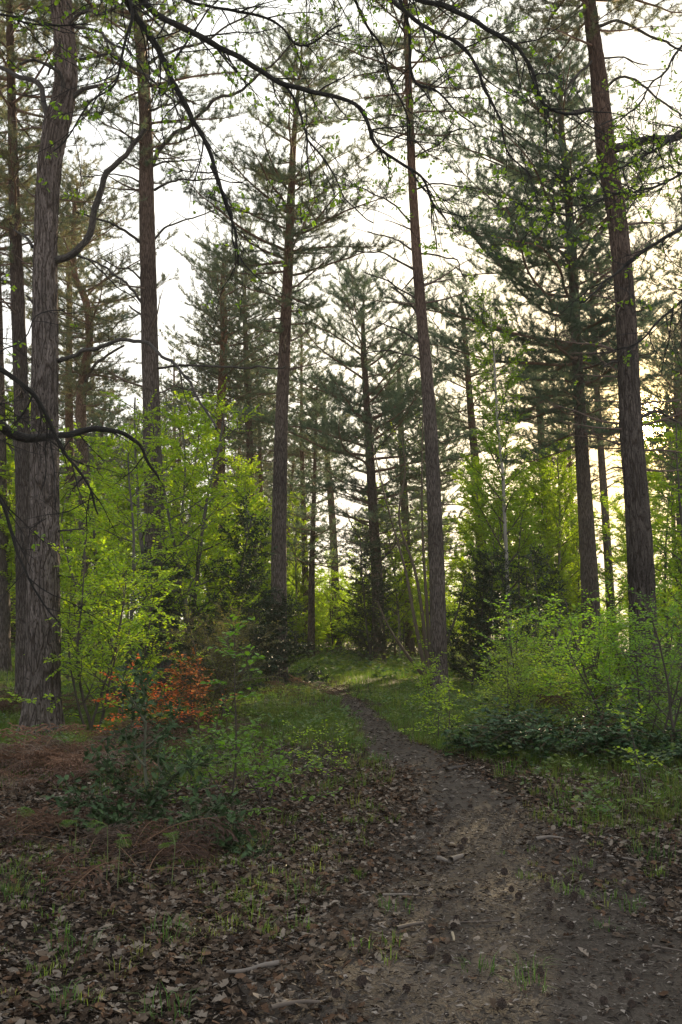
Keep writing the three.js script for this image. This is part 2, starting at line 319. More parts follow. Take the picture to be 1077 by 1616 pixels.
// traced pine: px rows [x, y, width] from base to top of frame at depth d
function tracedPine(o) {
  const R = RNG(o.seed), rows = o.px.map(([x, y, w]) => [at(x, y, o.d), w / 2 * (o.slim ?? 1) * o.d / F]);
  const b = rows[0][0]; b.y = gy(b.x, b.z) - 0.15;
  let [p, r] = rows[rows.length - 1];
  if (o.H > p.y + 1) {
    const q = rows[rows.length - 2][0], D = p.clone().sub(q).normalize(), steps = 4, s = (o.H - p.y) / steps;
    for (let i = 1; i <= steps; i++) { D.lerp(UP, 0.15); p = p.clone().addScaledVector(D, s / D.y); p.x += R.s() * 0.06; rows.push([p, Math.max(0.02, r * (1 - i / (steps + 0.4)))]); }
  }
  { const e = rows[rows.length - 1]; if (e[1] > 0.03) { rows.push([e[0].clone().add(V(R.s() * 0.08, 0.7, R.s() * 0.05)), e[1] * 0.55], [e[0].clone().add(V(R.s() * 0.1, 1.35, R.s() * 0.08)), 0.012]); if (o.crown) o.crown.to = Math.max(o.crown.to, e[0].y + 1.3); } }
  const [P, Rr] = spline(rows, o.step ?? 0.14);
  for (let i = 0; i < P.length; i++) Rr[i] *= 1 + (o.flare ?? 0.35) * Math.exp(-Math.max(0, P[i].y - b.y - 0.12) / 0.22);
  const t = thing(o.name ?? 'pine_tree', o.label, 'pine', V(b.x, gy(b.x, b.z), b.z), o.group), org = t.position;
  const g = wood(org); tube(g, P, Rr, o.sides ?? 22, { col: (q) => { const c = pineTint(q.y, o.red ?? 0.6), k = 0.9 + 0.35 * fbm(q.x * 2, q.y * 0.9, 3); return mul3(c, k * (o.tone ?? 1)); }, tile: o.tile ?? 0.85, disp: trunkDisp(o.amp ?? 0.012, o.seed) });
  g.build('trunk', o.old ? M.oldBark : M.pineBark, t);
  const trunkAt = (h) => { let i = 1; while (i < P.length - 1 && P[i].y < h) i++; const u = clamp((h - P[i - 1].y) / (P[i].y - P[i - 1].y + 1e-6), 0, 1); return [P[i - 1].clone().lerp(P[i], u), lerp(Rr[i - 1], Rr[i], u)]; };
  if (o.crown) {
    const W = wood(org), N = new Tufts(org), C = { seed: o.seed, needle: 0.088, count: 24, width: 0.004, spread: 3, whorl: 0.75, ...o.crown };
    pineCrown(W, N, trunkAt, C, R);
    const c = N.build('crown', M.needle, t, C); C.tufts = N.list.length; TUFTS += N.list.length; W.build('boughs', M.wood, c);
  }
  for (const [px, w0, w1, dz = 0, kids = 1, tone] of o.limbs ?? []) {
    const W = wood(org), n = px.length, pts = px.map(([x, y], i) => [at(x, y, o.d + dz * i / (n - 1)), lerp(w0, w1, i / (n - 1)) * 0.43 * o.d / F]);
    const [q, rr, L] = spline(pts, 0.12); kink(q, 0.035, o.seed + px[0][0]); const col = tone ?? [0.1, 0.088, 0.076];
    tube(W, q, rr, 8, { col: (a) => mul3(col, 0.8 + 0.5 * Math.abs(nz(a.x * 4, a.y * 4, a.z * 4))), cap: true, tile: 0.4, disp: (ca, sa, al, r) => r * 0.22 * nz(ca * 1.5, al * 5, sa * 1.5) });
    for (let i = 0; i < L * 2.2 * kids; i++) { const k = clamp(Math.floor(R.r(0.25, 1) * q.length), 1, q.length - 2), D = q[k + 1].clone().sub(q[k]).normalize().multiplyScalar(0.6).add(R.v()).normalize(); deadBranch(W, q[k], D, R.r(0.25, 0.9), Math.min(0.012, rr[k] * 0.5), R, col, 0.7); }
    W.build('limb', M.mossy, t);
  }
  for (let i = 0; i < (o.dead?.n ?? 0); i++) {
    const [h0, h1] = o.dead.h, [q, r2] = trunkAt(R.r(h0, h1)), a = R() * 6.28, W = wood(org), len = R.r(0.4, 1) * o.dead.len;
    deadBranch(W, q, V(Math.cos(a), R.r(-0.1, 0.5), Math.sin(a)), len, Math.min(r2 * 0.3, 0.012 + len * 0.011), R, mix3([0.07, 0.058, 0.05], RED, 0.15), o.dead.kids ?? 1);
    W.build('dead_branch', M.wood, t);
  }
  return t;
}

// ------------------------------------------------------------------ broadleaved trees, shrubs
// W wood Geo; onLeafTwig(path) is called for every last-order twig
function grow(W, p, d, len, r, lv, o, R, onTwig) {
  const segs = Math.max(3, Math.round(len / (o.seg ?? 0.25))), path = wander(p, d, len, segs, o.wob[lv], o.lift[lv], R), rr = radii(r, Math.max(0.0015, r * 0.3), path.length);
  tube(W, path, rr, lv === 0 ? (o.sides ?? 8) : lv === 1 ? 5 : 3, { col: (q) => mul3(lv && o.twig ? o.twig : o.bark, 0.75 + 0.5 * Math.abs(nz(q.x * 6, q.y * 6, q.z * 6))) });
  if (lv === o.levels) { onTwig(path); return; }
  const n = Math.max(2, Math.round(o.kids[lv] * (lv ? len / o.ref[lv] : 1))); let turn = R() * 6.28;
  for (let i = 0; i < n; i++) {
    const t = lerp(o.from[lv], 1, (i + R()) / n), k = Math.min(segs - 1, Math.floor(t * segs)), q = path[k].clone().lerp(path[k + 1], t * segs - k), D = path[k + 1].clone().sub(path[k]).normalize();
    turn += 2.399 + R.s() * 0.5;
    const a = V(Math.cos(turn), 0, Math.sin(turn)); if (lv) { a.y = R.s() * 0.35; } a.addScaledVector(D, -a.dot(D)).normalize();
    const ang = o.ang[lv] * R.r(0.75, 1.25), d2 = D.multiplyScalar(Math.cos(ang)).addScaledVector(a, Math.sin(ang));
    grow(W, q, d2, o.ref[lv + 1] * (1 - (o.taper[lv] ?? 0.5) * t) * R.r(0.6, 1.2), Math.max(0.002, rr[k] * 0.55), lv + 1, o, R, onTwig);
  }
  if (lv > 0) onTwig(path.slice(-3));
}
function leavesOn(N, path, o, R) {
  const n = path.length - 1, count = Math.max(2, Math.round(o.n * R.r(0.7, 1.3)));
  for (let i = 0; i < count; i++) {
    const t = (i + R()) / count * n, k = Math.min(n - 1, Math.floor(t)), p = path[k].clone().lerp(path[k + 1], t - k), D = path[k + 1].clone().sub(path[k]).normalize();
    const s = V().crossVectors(D, UP).normalize().multiplyScalar(i % 2 ? 1 : -1), d = D.multiplyScalar(0.6).addScaledVector(s, 0.9).add(V(R.s(), R.s() - (o.hang ?? 0.1), R.s()).multiplyScalar(o.mess ?? 0.5)).normalize();
    const nn = V(R.s() * 0.6, 1, R.s() * 0.6).normalize(), L = o.L * R.r(0.65, 1.2), c = mul3(mix3(o.c, o.c2 ?? o.c, R()), R.r(0.75, 1.25));
    if (o.cluster) { for (let j = 0; j < o.cluster; j++) { const dd = d.clone().add(R.v().multiplyScalar(0.9)).normalize(); leaf(N, p.clone().addScaledVector(dd, L * 0.3), dd, nn.clone().add(R.v().multiplyScalar(0.5)).normalize(), L * R.r(0.7, 1.2), L * o.w, mul3(c, R.r(0.85, 1.15)), o.kind); } }
    else leaf(N, p.addScaledVector(d, 0.012), d, nn, L, L * o.w, c, o.kind);
  }
}
const FRESH = [0.22, 0.40, 0.010], LIME = [0.37, 0.48, 0.010], BIRCHLEAF = [0.24, 0.39, 0.012], HOLLY = [0.024, 0.043, 0.021];
const KIND = {
  beech: { bark: [0.07, 0.065, 0.055], levels: 2, kids: [24, 15], ref: [7, 2.0, 0.7], from: [0.16, 0.15], ang: [1.15, 0.85], taper: [0.62, 0.5], wob: [0.07, 0.13, 0.16], lift: [0.03, 0.02, 0.0], leaf: { n: 24, L: 0.066, w: 0.64, c: FRESH, c2: LIME, kind: 0, mess: 0.35 } },
  birch: { bark: [0.16, 0.15, 0.13], levels: 2, kids: [32, 14], ref: [9, 1.8, 0.7], from: [0.22, 0.1], ang: [0.75, 0.6], taper: [0.55, 0.4], wob: [0.05, 0.12, 0.15], lift: [0.03, 0.01, -0.05], twig: [0.07, 0.055, 0.045], leaf: { n: 34, L: 0.055, w: 0.8, c: BIRCHLEAF, c2: LIME, kind: 0, mess: 0.6, hang: 0.4 } },
  sapling: { bark: [0.06, 0.05, 0.04], levels: 2, kids: [13, 7], ref: [3, 0.95, 0.4], from: [0.14, 0.12], ang: [1.05, 0.8], taper: [0.55, 0.5], wob: [0.1, 0.16, 0.18], lift: [0.03, 0.02, 0.01], seg: 0.16, leaf: { n: 15, L: 0.055, w: 0.7, c: FRESH, c2: LIME, kind: 0, mess: 0.4 } },
  holly: { bark: [0.06, 0.058, 0.05], levels: 2, kids: [40, 15], ref: [3.6, 1.2, 0.42], from: [0.06, 0.12], ang: [1.2, 0.8], taper: [0.66, 0.4], wob: [0.06, 0.12, 0.18], lift: [0.03, 0.03, 0.02], seg: 0.2, leaf: { n: 20, L: 0.068, w: 0.58, c: HOLLY, c2: [0.03, 0.052, 0.026], kind: 0, mess: 0.8, hang: 0 } },
};
function broadleaf(name, label, category, p, kind, o, group, mat) {
  const K = { ...KIND[kind], ...o, leaf: { ...KIND[kind].leaf, ...(o.leaf ?? {}) } }, R = RNG(o.seed), t = thing(name, label, category, p, group), W = wood(p), N = new Geo(p), stems = o.stems ?? 1;
  for (let s = 0; s < stems; s++) {
    const w = s === 0 && stems > 1 ? wood(p) : W, a = R() * 6.28, sp = o.splay ?? 0.08, d = V(Math.cos(a) * sp, 1, Math.sin(a) * sp).add(o.leanTo ?? V());
    const H = K.ref[0] * (s ? R.r(0.65, 1) : 1);
    grow(W, p.clone().add(V(stems > 1 ? R.s() * (o.foot ?? 0.15) : 0, -0.05, stems > 1 ? R.s() * (o.foot ?? 0.15) : 0)), d, H, o.r ?? H * 0.009, 0, K, R, (path) => leavesOn(N, path, K.leaf, R));
  }
  W.build('trunk', mat ?? M.wood, t); N.build(o.part ?? 'foliage', o.mat ?? M.leaf, t);
  return t;
}
//SCENE

// ------------------------------------------------------------------ the ground and the path
const pathPx = [[880, 1640, 940], [865, 1560, 810], [840, 1480, 640], [808, 1420, 480], [780, 1360, 350], [758, 1310, 250], [728, 1270, 180], [702, 1235, 146], [660, 1205, 116], [624, 1180, 90], [594, 1152, 64], [570, 1128, 50], [549, 1106, 40], [530, 1093, 26], [505, 1083, 24], [488, 1074, 22], [492, 1064, 18]];
const pathLine = pathPx.map(([x, y, w]) => { const p = ground(x, y), q = ground(x + w / 2, y); return [p, q.x - p.x]; });
pathLine.unshift([V(pathLine[0][0].x - 0.1, 0, 2), 2.2]);
const pathAt = (z) => { for (let i = 1; i < pathLine.length; i++) { const a = pathLine[i - 1], b = pathLine[i]; if (z <= a[0].z && z >= b[0].z) { const t = (z - a[0].z) / (b[0].z - a[0].z); return [lerp(a[0].x, b[0].x, t), lerp(a[1], b[1], t)]; } } return z > 0 ? [pathLine[0][0].x, 2.2] : null; };
const margin = (x, z) => { const c = pathAt(z); return c ? smooth(1.35 - Math.abs(x - c[0]) / c[1] + 0.5 * nz(x * 1.1, 7, z * 1.1) + 0.25 * nz(x * 4, 3, z * 4), 0, 1.15) : 0; };
const onPath = (x, z) => { const c = pathAt(z); if (!c) return 0; return smooth(1.25 - Math.abs(x - c[0]) / c[1] + 0.35 * nz(x * 1.7, 7, z * 1.7), 0, 0.5); };
// green cover: 0 bare litter, 1 grassy
const green = (x, z) => { const d = -z, n = fbm(x * 0.55, 3, z * 0.55); return clamp(smooth(d + 2.5 * n + (x > 1.5 ? 1.5 : 0), 8.5, 14) * (0.75 + 0.5 * n) , 0, 1) * (1 - onPath(x, z)); };
const SOIL = [0.032, 0.025, 0.02], MOSS = [0.07, 0.1, 0.024], PATHSOIL = [0.118, 0.106, 0.095];
{
  const g = new Geo(V(), true, true), nx = 300, nz2 = 340, cx = (i) => { const s = (i / nx) * 2 - 1; return Math.sign(s) * (7 * Math.abs(s) + 240 * Math.abs(s) ** 5); }, cz = (j) => { const s = j / nz2; return 3 - 26 * s - 400 * s ** 4.5; };
  for (let j = 0; j <= nz2; j++) for (let i = 0; i <= nx; i++) {
    const x = cx(i), z = cz(j), y = gy(x, z), k = green(x, z);
    g.v(V(x, y, z), mix3(mul3(SOIL, 0.85 + 0.5 * Math.abs(nz(x, 9, z))), MOSS, k * 0.9));
    const e = 0.04, n = V(gy(x - e, z) - gy(x + e, z), 2 * e, gy(x, z - e) - gy(x, z + e)).normalize(); g.N.p3(n.x, n.y, n.z); g.U.p2(x, z);
  }
  for (let j = 0; j < nz2; j++) for (let i = 0; i < nx; i++) { const a = j * (nx + 1) + i, b = a + nx + 1; g.t(a, a + 1, b); g.t(a + 1, b + 1, b); }
  tag(g.build('ground', M.ground), 'dark woodland soil under leaf litter and patchy green', null, null, 'structure');
  // trodden path: its margins dip under the ground along an uneven line
  const q = new Geo(V(), true, true), rows = 260, cols = 26, z0 = 1.5, z1 = pathLine[pathLine.length - 1][0].z;
  for (let j = 0; j <= rows; j++) for (let i = 0; i <= cols; i++) {
    const s = j / rows, z = lerp(z0, z1, s ** 1.5 * 0.9 + s * 0.1), c = pathAt(z), u = (i / cols) * 2 - 1, x = c[0] + u * c[1] * 1.5, k = onPath(x, z);
    q.v(V(x, gy(x, z) + lerp(-0.03, 0.014, smooth(k, 0, 0.6)), z), mul3(PATHSOIL, 0.8 + 0.45 * Math.abs(fbm(x * 2, 4, z * 2)))); q.N.p3(0, 1, 0); q.U.p2(x, z);
  }
  for (let j = 0; j < rows; j++) for (let i = 0; i < cols; i++) { const a = j * (cols + 1) + i, b = a + cols + 1; q.t(a, a + 1, b); q.t(a + 1, b + 1, b); }
  tag(q.build('path', M.ground), 'trodden earth footpath winding away between the pines', null, null, 'structure');
  // the second, fainter track on the left
  const f = new Geo(V(), true, true), c0 = ground(432, 1138), tr = 16;
  for (let j = 0; j <= tr; j++) for (let i = 0; i <= tr; i++) {
    const u = i / tr * 2 - 1, v = j / tr * 2 - 1, x = c0.x + u * 0.75 + v * -0.25, z = c0.z + v * 2.6, k = 1 - Math.hypot(u, v) + 0.3 * nz(x * 2, 5, z * 1.4);
    f.v(V(x, gy(x, z) + lerp(-0.03, 0.012, smooth(k, 0, 0.5)), z), mul3(PATHSOIL, 0.95)); f.N.p3(0, 1, 0); f.U.p2(x, z);
  }
  for (let j = 0; j < tr; j++) for (let i = 0; i < tr; i++) { const a = j * (tr + 1) + i, b = a + tr + 1; f.t(a, a + 1, b); f.t(a + 1, b + 1, b); }
  tag(f.build('bare_patch', M.ground), 'bare earth patch in the grass left of the footpath', null, null, 'structure');
}

const top = (x, z) => gy(x, z) + 0.014 * smooth(onPath(x, z), 0, 0.6);
// instanced scatter: geometry variants, place(R) -> [x, z] or null
function scatter(name, parent, geos, material, count, seed, place, tint, pose) {
  const R = RNG(seed), lists = geos.map(() => []);
  for (let i = 0; i < count * 6 && lists.reduce((a, b) => a + b.length, 0) < count; i++) {
    const p = place(R); if (!p) continue;
    const [rx, ry, rz, s, lift] = pose(R, p[0], p[1]);
    lists[Math.floor(R() * geos.length)].push([p[0], top(p[0], p[1]) + lift, p[1], rx, ry, rz, s, tint(R, p[0], p[1])]);
  }
  geos.forEach((g, k) => {
    const m = new THREE.InstancedMesh(g, material, lists[k].length); m.name = name;
    lists[k].forEach(([x, y, z, a, b, c, s, t], i) => { m.setMatrixAt(i, M4.compose(Lp.set(x, y, z), QQ.setFromEuler(EU.set(a, b, c, 'YXZ')), SC.setScalar(s))); m.setColorAt(i, new THREE.Color().setRGB(...t)); });
    m.castShadow = m.receiveShadow = true; m.userData.kind = 'stuff'; parent.add(m);
  });
}
// a point of the ground in view, spread evenly over the area between two distances
const inView = (R, d0, d1, pad = 0.5) => { const d = Math.sqrt(lerp(d0 * d0, d1 * d1, R())), hw = d * 0.345 + pad; return [R.s() * hw, -d]; };
{
  const litter = thing('leaf_litter', 'brown oak leaves lying thick over the woodland floor', null, V(), null, 'stuff');
  const geos = [];
  for (let k = 0; k < 5; k++) {
    const R = RNG(300 + k), g = new Geo(); leaf(g, V(-0.5, 0, 0), V(1, 0, 0), UP, 1, 0.62, [1, 1, 1], k < 3 ? 3 : 1);
    const a = g.P.a; for (let i = 0; i < g.count; i++) { const x = a[i * 3], z = a[i * 3 + 2]; a[i * 3 + 1] += R.r(0.1, 0.55) * x * x + R.r(0.1, 0.9) * z * z + 0.06 * R.s(); }
    geos.push(g.geometry());
  }
  const tint = (R, x, z) => { const c = [[0.108, 0.082, 0.06], [0.066, 0.047, 0.033], [0.18, 0.15, 0.12], [0.042, 0.029, 0.02], [0.1, 0.06, 0.037]][Math.floor(R() ** 1.2 * 5)], k = R.r(0.6, 1.15); return mul3(c, k); };
  const pose = (R, x, z) => [R.s() * 0.55 + (R() < 0.15 ? Math.PI : 0), R() * 6.28, R.s() * 0.55, R.r(0.028, 0.068), R.r(0.0, 0.02)];
  const dense = (x, z) => { const c = pathAt(z), side = c ? (x - c[0]) / c[1] : -1; return clamp((1 - margin(x, z)) * (side < 0 ? 1.1 : 0.7) * (0.75 + 0.6 * fbm(x * 0.8, 1, z * 0.8)) * (1 - 0.6 * green(x, z)) + 0.012, 0, 1); };
  scatter('leaves', litter, geos, M.litter, 32000, 11, (R) => { const p = inView(R, 3.2, 11); return R() < dense(...p) ? p : null; }, tint, pose);
  scatter('leaves', litter, geos, M.litter, 13000, 12, (R) => { const p = inView(R, 11, 24); return R() < dense(...p) ? p : null; }, tint, pose);
  const crumbs = thing('forest_debris', 'fine twigs, needles and bark crumbs strewn over the footpath', null, V(), null, 'stuff');
  const cg = [];
  for (let k = 0; k < 4; k++) {
    const R = RNG(340 + k), g = new Geo();
    if (k < 2) { const w = wood(); tube(w, [V(-0.5, 0, 0), V(0, 0.05 * R.s(), 0.06 * R.s()), V(0.5, 0, 0)], [0.035, 0.04, 0.025], 4, { cap: true }); cg.push(w.geometry()); continue; }
    leaf(g, V(-0.5, 0, 0), V(1, 0, 0), UP, 1, R.r(0.3, 0.6), [1, 1, 1], 0); cg.push(g.geometry());
  }
  const ctint = (R) => mul3([[0.09, 0.075, 0.063], [0.055, 0.042, 0.032], [0.21, 0.185, 0.16], [0.022, 0.018, 0.016], [0.072, 0.05, 0.036]][Math.floor(R() * 5)], R.r(0.6, 1.2));
  scatter('debris', crumbs, cg, M.litter, 80000, 13, (R) => inView(R, 3.2, 8.5), ctint, (R) => [R.s() * 0.25, R() * 6.28, R.s() * 0.35, 0.009 + 0.035 * R() ** 2.2, R.r(0.005, 0.016)]);
  scatter('debris', crumbs, cg, M.litter, 20000, 14, (R) => { const p = inView(R, 8.5, 22); return R() < 0.35 + 0.65 * onPath(...p) ? p : null; }, ctint, (R) => [R.s() * 0.25, R() * 6.28, R.s() * 0.35, R.r(0.02, 0.07), R.r(0.005, 0.02)]);
}
// grass
function tussock(seed, n, h, spread, w) {
  const R = RNG(seed), g = new Geo();
  for (let i = 0; i < n; i++) {
    const a = R() * 6.28, r = spread * Math.sqrt(R()), L = h * R.r(0.5, 1.15), lean = R.r(0.1, 0.9) * (0.4 + r / spread), b = a + R.s() * 1.2, c = mul3([1, 1, 1], R.r(0.65, 1.3));
    const p = V(Math.cos(a) * r, -0.01, Math.sin(a) * r), s = V(-Math.sin(b), 0, Math.cos(b)).multiplyScalar(w), q = p.clone().add(V(Math.cos(b) * lean * L * 0.3, L * 0.6, Math.sin(b) * lean * L * 0.3)), e = p.clone().add(V(Math.cos(b) * lean * L, L * (1 - 0.35 * lean), Math.sin(b) * lean * L));
    const A = g.v(p.clone().add(s), c), B = g.v(p.clone().sub(s), c), C = g.v(q.clone().addScaledVector(s, 0.8), c), D = g.v(q.addScaledVector(s, -0.8), c), E = g.v(e, c);
    g.t(A, B, C); g.t(B, D, C); g.t(C, D, E);
  }
  return g;
}
{
  const grass = thing('grass', 'short green grass on both sides of the footpath', null, V(), null, 'stuff');
  const geos = [1, 2, 3].map((k) => tussock(500 + k, 16, 0.13, 0.09, 0.0026).geometry());
  const tint = (R) => mul3(mix3([0.1, 0.225, 0.014], [0.22, 0.25, 0.04], R() ** 1.5), R.r(0.7, 1.2));
  const pose = (R) => [R.s() * 0.15, R() * 6.28, R.s() * 0.15, R.r(0.5, 1.25), 0];
  scatter('blades', grass, geos, M.grass, 8000, 21, (R) => { const p = inView(R, 7, 18, 1); return R() < green(...p) * 0.9 ? p : null; }, (R) => mul3(tint(R), 0.72), pose);
  scatter('blades', grass, geos, M.grass, 12000, 22, (R) => { const p = inView(R, 18, 48, 1); return R() < green(...p) ? p : null; }, tint, (R) => [R.s() * 0.15, R() * 6.28, R.s() * 0.15, R.r(0.8, 2), 0]);
  scatter('blades', grass, geos, M.grass, 480, 23, (R) => { const p = inView(R, 3.3, 8); return R() < 0.15 + 0.5 * smooth(nz(p[0] * 1.3, 8, p[1] * 1.3), 0, 0.4) - 0.4 * onPath(...p) ? p : null; }, tint, (R) => [0, R() * 6.28, 0, R.r(0.3, 0.7), 0]);
  // low leafy plants of the woodland floor
  const herbs = thing('ground_cover', 'low leafy herbs and seedlings over the woodland floor', null, V(), null, 'stuff');
  const hg = [1, 2, 3].map((k) => { const R = RNG(530 + k), g = new Geo(); for (let i = 0; i < 9; i++) { const a = R() * 6.28, e = R.r(0.2, 1), d = V(Math.cos(a), e * 0.6, Math.sin(a)).normalize(), p = V(Math.cos(a) * R() * 0.08, R.r(0.02, 0.13), Math.sin(a) * R() * 0.08); leaf(g, p, d, V(R.s() * 0.3, 1, R.s() * 0.3).normalize(), R.r(0.03, 0.06), 0.035, mul3([1, 1, 1], R.r(0.7, 1.25)), 1); } return g.geometry(); });
  const ht = (R) => mul3(mix3([0.06, 0.14, 0.025], [0.16, 0.22, 0.025], R() ** 1.4), R.r(0.7, 1.2));
  scatter('herbs', herbs, hg, M.leaf, 2600, 24, (R) => { const p = inView(R, 7, 24, 1); return R() < green(...p) * (p[0] > 1.2 ? 1 : 0.45) ? p : null; }, ht, (R) => [0, R() * 6.28, 0, R.r(0.7, 1.6), 0]);
  scatter('herbs', herbs, hg, M.leaf, 1800, 25, (R) => { const p = inView(R, 24, 60, 2); return R() < 0.6 ? p : null; }, ht, (R) => [0, R() * 6.28, 0, R.r(1.5, 4), 0]);
}

// ------------------------------------------------------------------ the pines that can be told apart
tracedPine({ seed: 1, d: 14.4, H: 21, label: 'thick grey pine with a kinked upper stem, nearest on the left', sides: 56, step: 0.05, amp: 0.04, tile: 1.1, old: true, flare: 0.5, red: 0.2, tone: 1.3, slim: 0.93,
  px: [[66, 1158, 62], [67, 1090, 56], [68, 1000, 52], [69, 900, 49], [70, 760, 46], [71, 620, 43], [72, 500, 41], [72, 400, 38], [75, 310, 37], [80, 250, 40], [91, 195, 42], [102, 150, 38], [105, 100, 37], [100, 40, 34], [96, -10, 32]],
  limbs: [
    [[[84, 412], [110, 402], [138, 368], [152, 325], [163, 287], [190, 250], [216, 222], [229, 204]], 15, 8, -0.6, 0.5],
    [[[76, 230], [71, 200], [71, 170], [66, 142], [50, 128], [28, 120], [-6, 104]], 13, 8, 0.4, 0.5],
    [[[95, 178], [100, 148], [96, 122], [82, 105], [60, 96], [32, 101]], 10, 4, -0.6, 0.6],
    [[[110, 160], [124, 145], [138, 138], [154, 136]], 10, 7, -0.3, 0],
    [[[105, 44], [120, 28], [140, 20], [162, 24], [194, 6]], 7, 5, -1, 1],
    [[[112, 42], [140, 45], [163, 55], [182, 70], [208, 88], [236, 106], [268, 133], [297, 180]], 6, 3, -1.2, 1.2],
    [[[116, 97], [150, 88], [178, 88], [212, 107], [242, 128], [268, 152], [290, 190]], 6, 2.5, -1, 1.2],
    [[[92, 570], [118, 560], [142, 551], [170, 543], [205, 538], [240, 546], [272, 570], [301, 600], [322, 640], [342, 676]], 9, 3, -2.6, 0.5],
    [[[92, 409], [125, 404], [150, 420], [175, 445], [200, 465], [219, 479]], 4, 2, 1.5, 0.6],
    [[[92, 838], [112, 836], [134, 832]], 4, 2.5, -0.3, 0], [[[92, 908], [108, 910], [124, 910]], 4, 2, -0.2, 0], [[[52, 390], [40, 372], [22, 362]], 7, 3, 0.2, 0.6], [[[54, 480], [48, 472], [41, 466]], 5, 3, 0, 0],
    [[[76, 118], [84, 95], [95, 60]], 4, 3, -0.3, 0],
  ], dead: { n: 6, h: [3, 12], len: 1.1 },
  crown: { from: 11.2, to: 20.5, spread: 3.2, gold: 0.5 } });
tracedPine({ seed: 2, d: 19, H: 20, label: 'grey pine standing close behind the thick left pine', px: [[42, 1112, 36], [41, 950, 33], [38, 780, 29], [33, 600, 25], [27, 440, 22], [22, 280, 18], [18, 120, 14], [15, -10, 12]], red: 0.5, amp: 0.02, sides: 28, tone: 0.72, slim: 0.9,
  crown: { from: 8.5, to: 19.5, spread: 2.6, gold: 0.6 }, dead: { n: 8, h: [4, 9], len: 1.6 } });
tracedPine({ seed: 3, d: 22, H: 20, label: 'straight dark pine with bare curved side branches, second thick trunk from the left', px: [[248, 1075, 36], [247, 960, 33], [244, 800, 30], [239, 640, 27], [235, 480, 25], [232, 330, 24], [230, 200, 20], [224, 90, 19], [216, 15, 17], [212, -30, 16]], red: 0.38, amp: 0.022, sides: 30, tone: 0.9,
  limbs: [
    [[[240, 262], [254, 234], [280, 208], [296, 200], [316, 178], [347, 153], [370, 147], [392, 138], [412, 116], [440, 92], [470, 62]], 9, 3, -1, 1],
    [[[242, 262], [256, 257], [285, 254], [320, 250]], 5, 2, 1, 1.2], [[[244, 300], [262, 290], [290, 284], [330, 284], [385, 287]], 5, 2, -1, 1.2], [[[242, 380], [262, 360], [300, 345], [342, 332]], 5, 2, 1, 1.2],
    [[[224, 385], [205, 368], [180, 353], [150, 345], [120, 335]], 6, 3, -1, 1], [[[226, 480], [206, 455], [180, 432], [150, 412], [118, 400]], 6, 3, 1.5, 0.8], [[[222, 440], [206, 426], [184, 420], [160, 408]], 4, 2, -1, 1],
    [[[226, 290], [205, 280], [172, 276], [130, 278]], 4, 2, 0.6, 1.2], [[[242, 582], [290, 577], [360, 579], [420, 582], [452, 578]], 5, 3, -1, 0.25], [[[228, 500], [215, 492], [204, 482]], 4, 3, 0, 0], [[[236, 100], [260, 84], [310, 70], [360, 42], [410, 10]], 6, 3, -0.6, 1], [[[238, 175], [270, 165], [300, 160]], 5, 2, 0, 1],
  ], dead: { n: 10, h: [6, 13], len: 1.6 }, crown: { from: 11.5, to: 19.5, spread: 2.6, gold: 0.3, skip: 0.3 } });
tracedPine({ seed: 4, d: 25, H: 17.0, label: 'tall slender pine with reddish upper trunk, just left of the footpath', px: [[440, 1084, 27], [440, 960, 25], [441, 820, 23], [444, 680, 21], [450, 540, 18], [456, 400, 15], [460, 300, 12], [464, 220, 9]], red: 0.8, amp: 0.018, sides: 26,
  crown: { from: 9, to: 16.8, spread: 2.9, gold: 0.3, skip: 0.2, lift: 0.06 }, dead: { n: 14, h: [5.5, 11], len: 1.5, kids: 1 } });
tracedPine({ seed: 5, d: 22, H: 18.5, label: 'tall leaning pine just right of the footpath, trunk bare to its crown', px: [[694, 1100, 31], [692, 1000, 29], [689, 880, 27], [684, 760, 25], [676, 620, 22], [666, 500, 19], [658, 400, 17], [651, 280, 15], [647, 180, 13], [642, 60, 10], [640, 0, 9]], red: 0.75, amp: 0.02, sides: 28, slim: 0.87,
  limbs: [
    [[[660, 400], [684, 402], [704, 406], [722, 412], [728, 430], [736, 446]], 4, 2, 0, 0.8], [[[652, 395], [628, 380], [604, 370], [580, 366]], 4, 2, 0.6, 1], [[[653, 425], [630, 412], [600, 400], [560, 396]], 5, 2, -0.6, 1], [[[655, 470], [632, 455], [606, 440], [575, 430]], 4, 2, 0.5, 1], [[[659, 495], [645, 476], [630, 462], [616, 452]], 4, 3, 0, 0.3],
    [[[663, 540], [640, 527], [614, 516], [590, 510]], 4, 2, 0, 0.8], [[[664, 568], [640, 558], [606, 553], [570, 562]], 4, 2, 1, 0.8], [[[650, 250], [690, 230], [720, 205], [752, 200]], 4, 2, -0.5, 1.4], [[[648, 350], [620, 322], [580, 300], [540, 290]], 4, 2, 0, 1.4], [[[652, 300], [686, 290], [720, 292], [760, 300]], 4, 2, 0, 1.4], [[[646, 190], [610, 180], [570, 190], [530, 185]], 4, 2, 0, 1.4], [[[646, 170], [680, 140], [720, 120], [760, 118]], 4, 2, 0, 1.4],
  ], dead: { n: 8, h: [8, 15], len: 1.6 }, crown: { from: 12.5, to: 18.2, spread: 3.0, gold: 0.35, skip: 0.3 } });
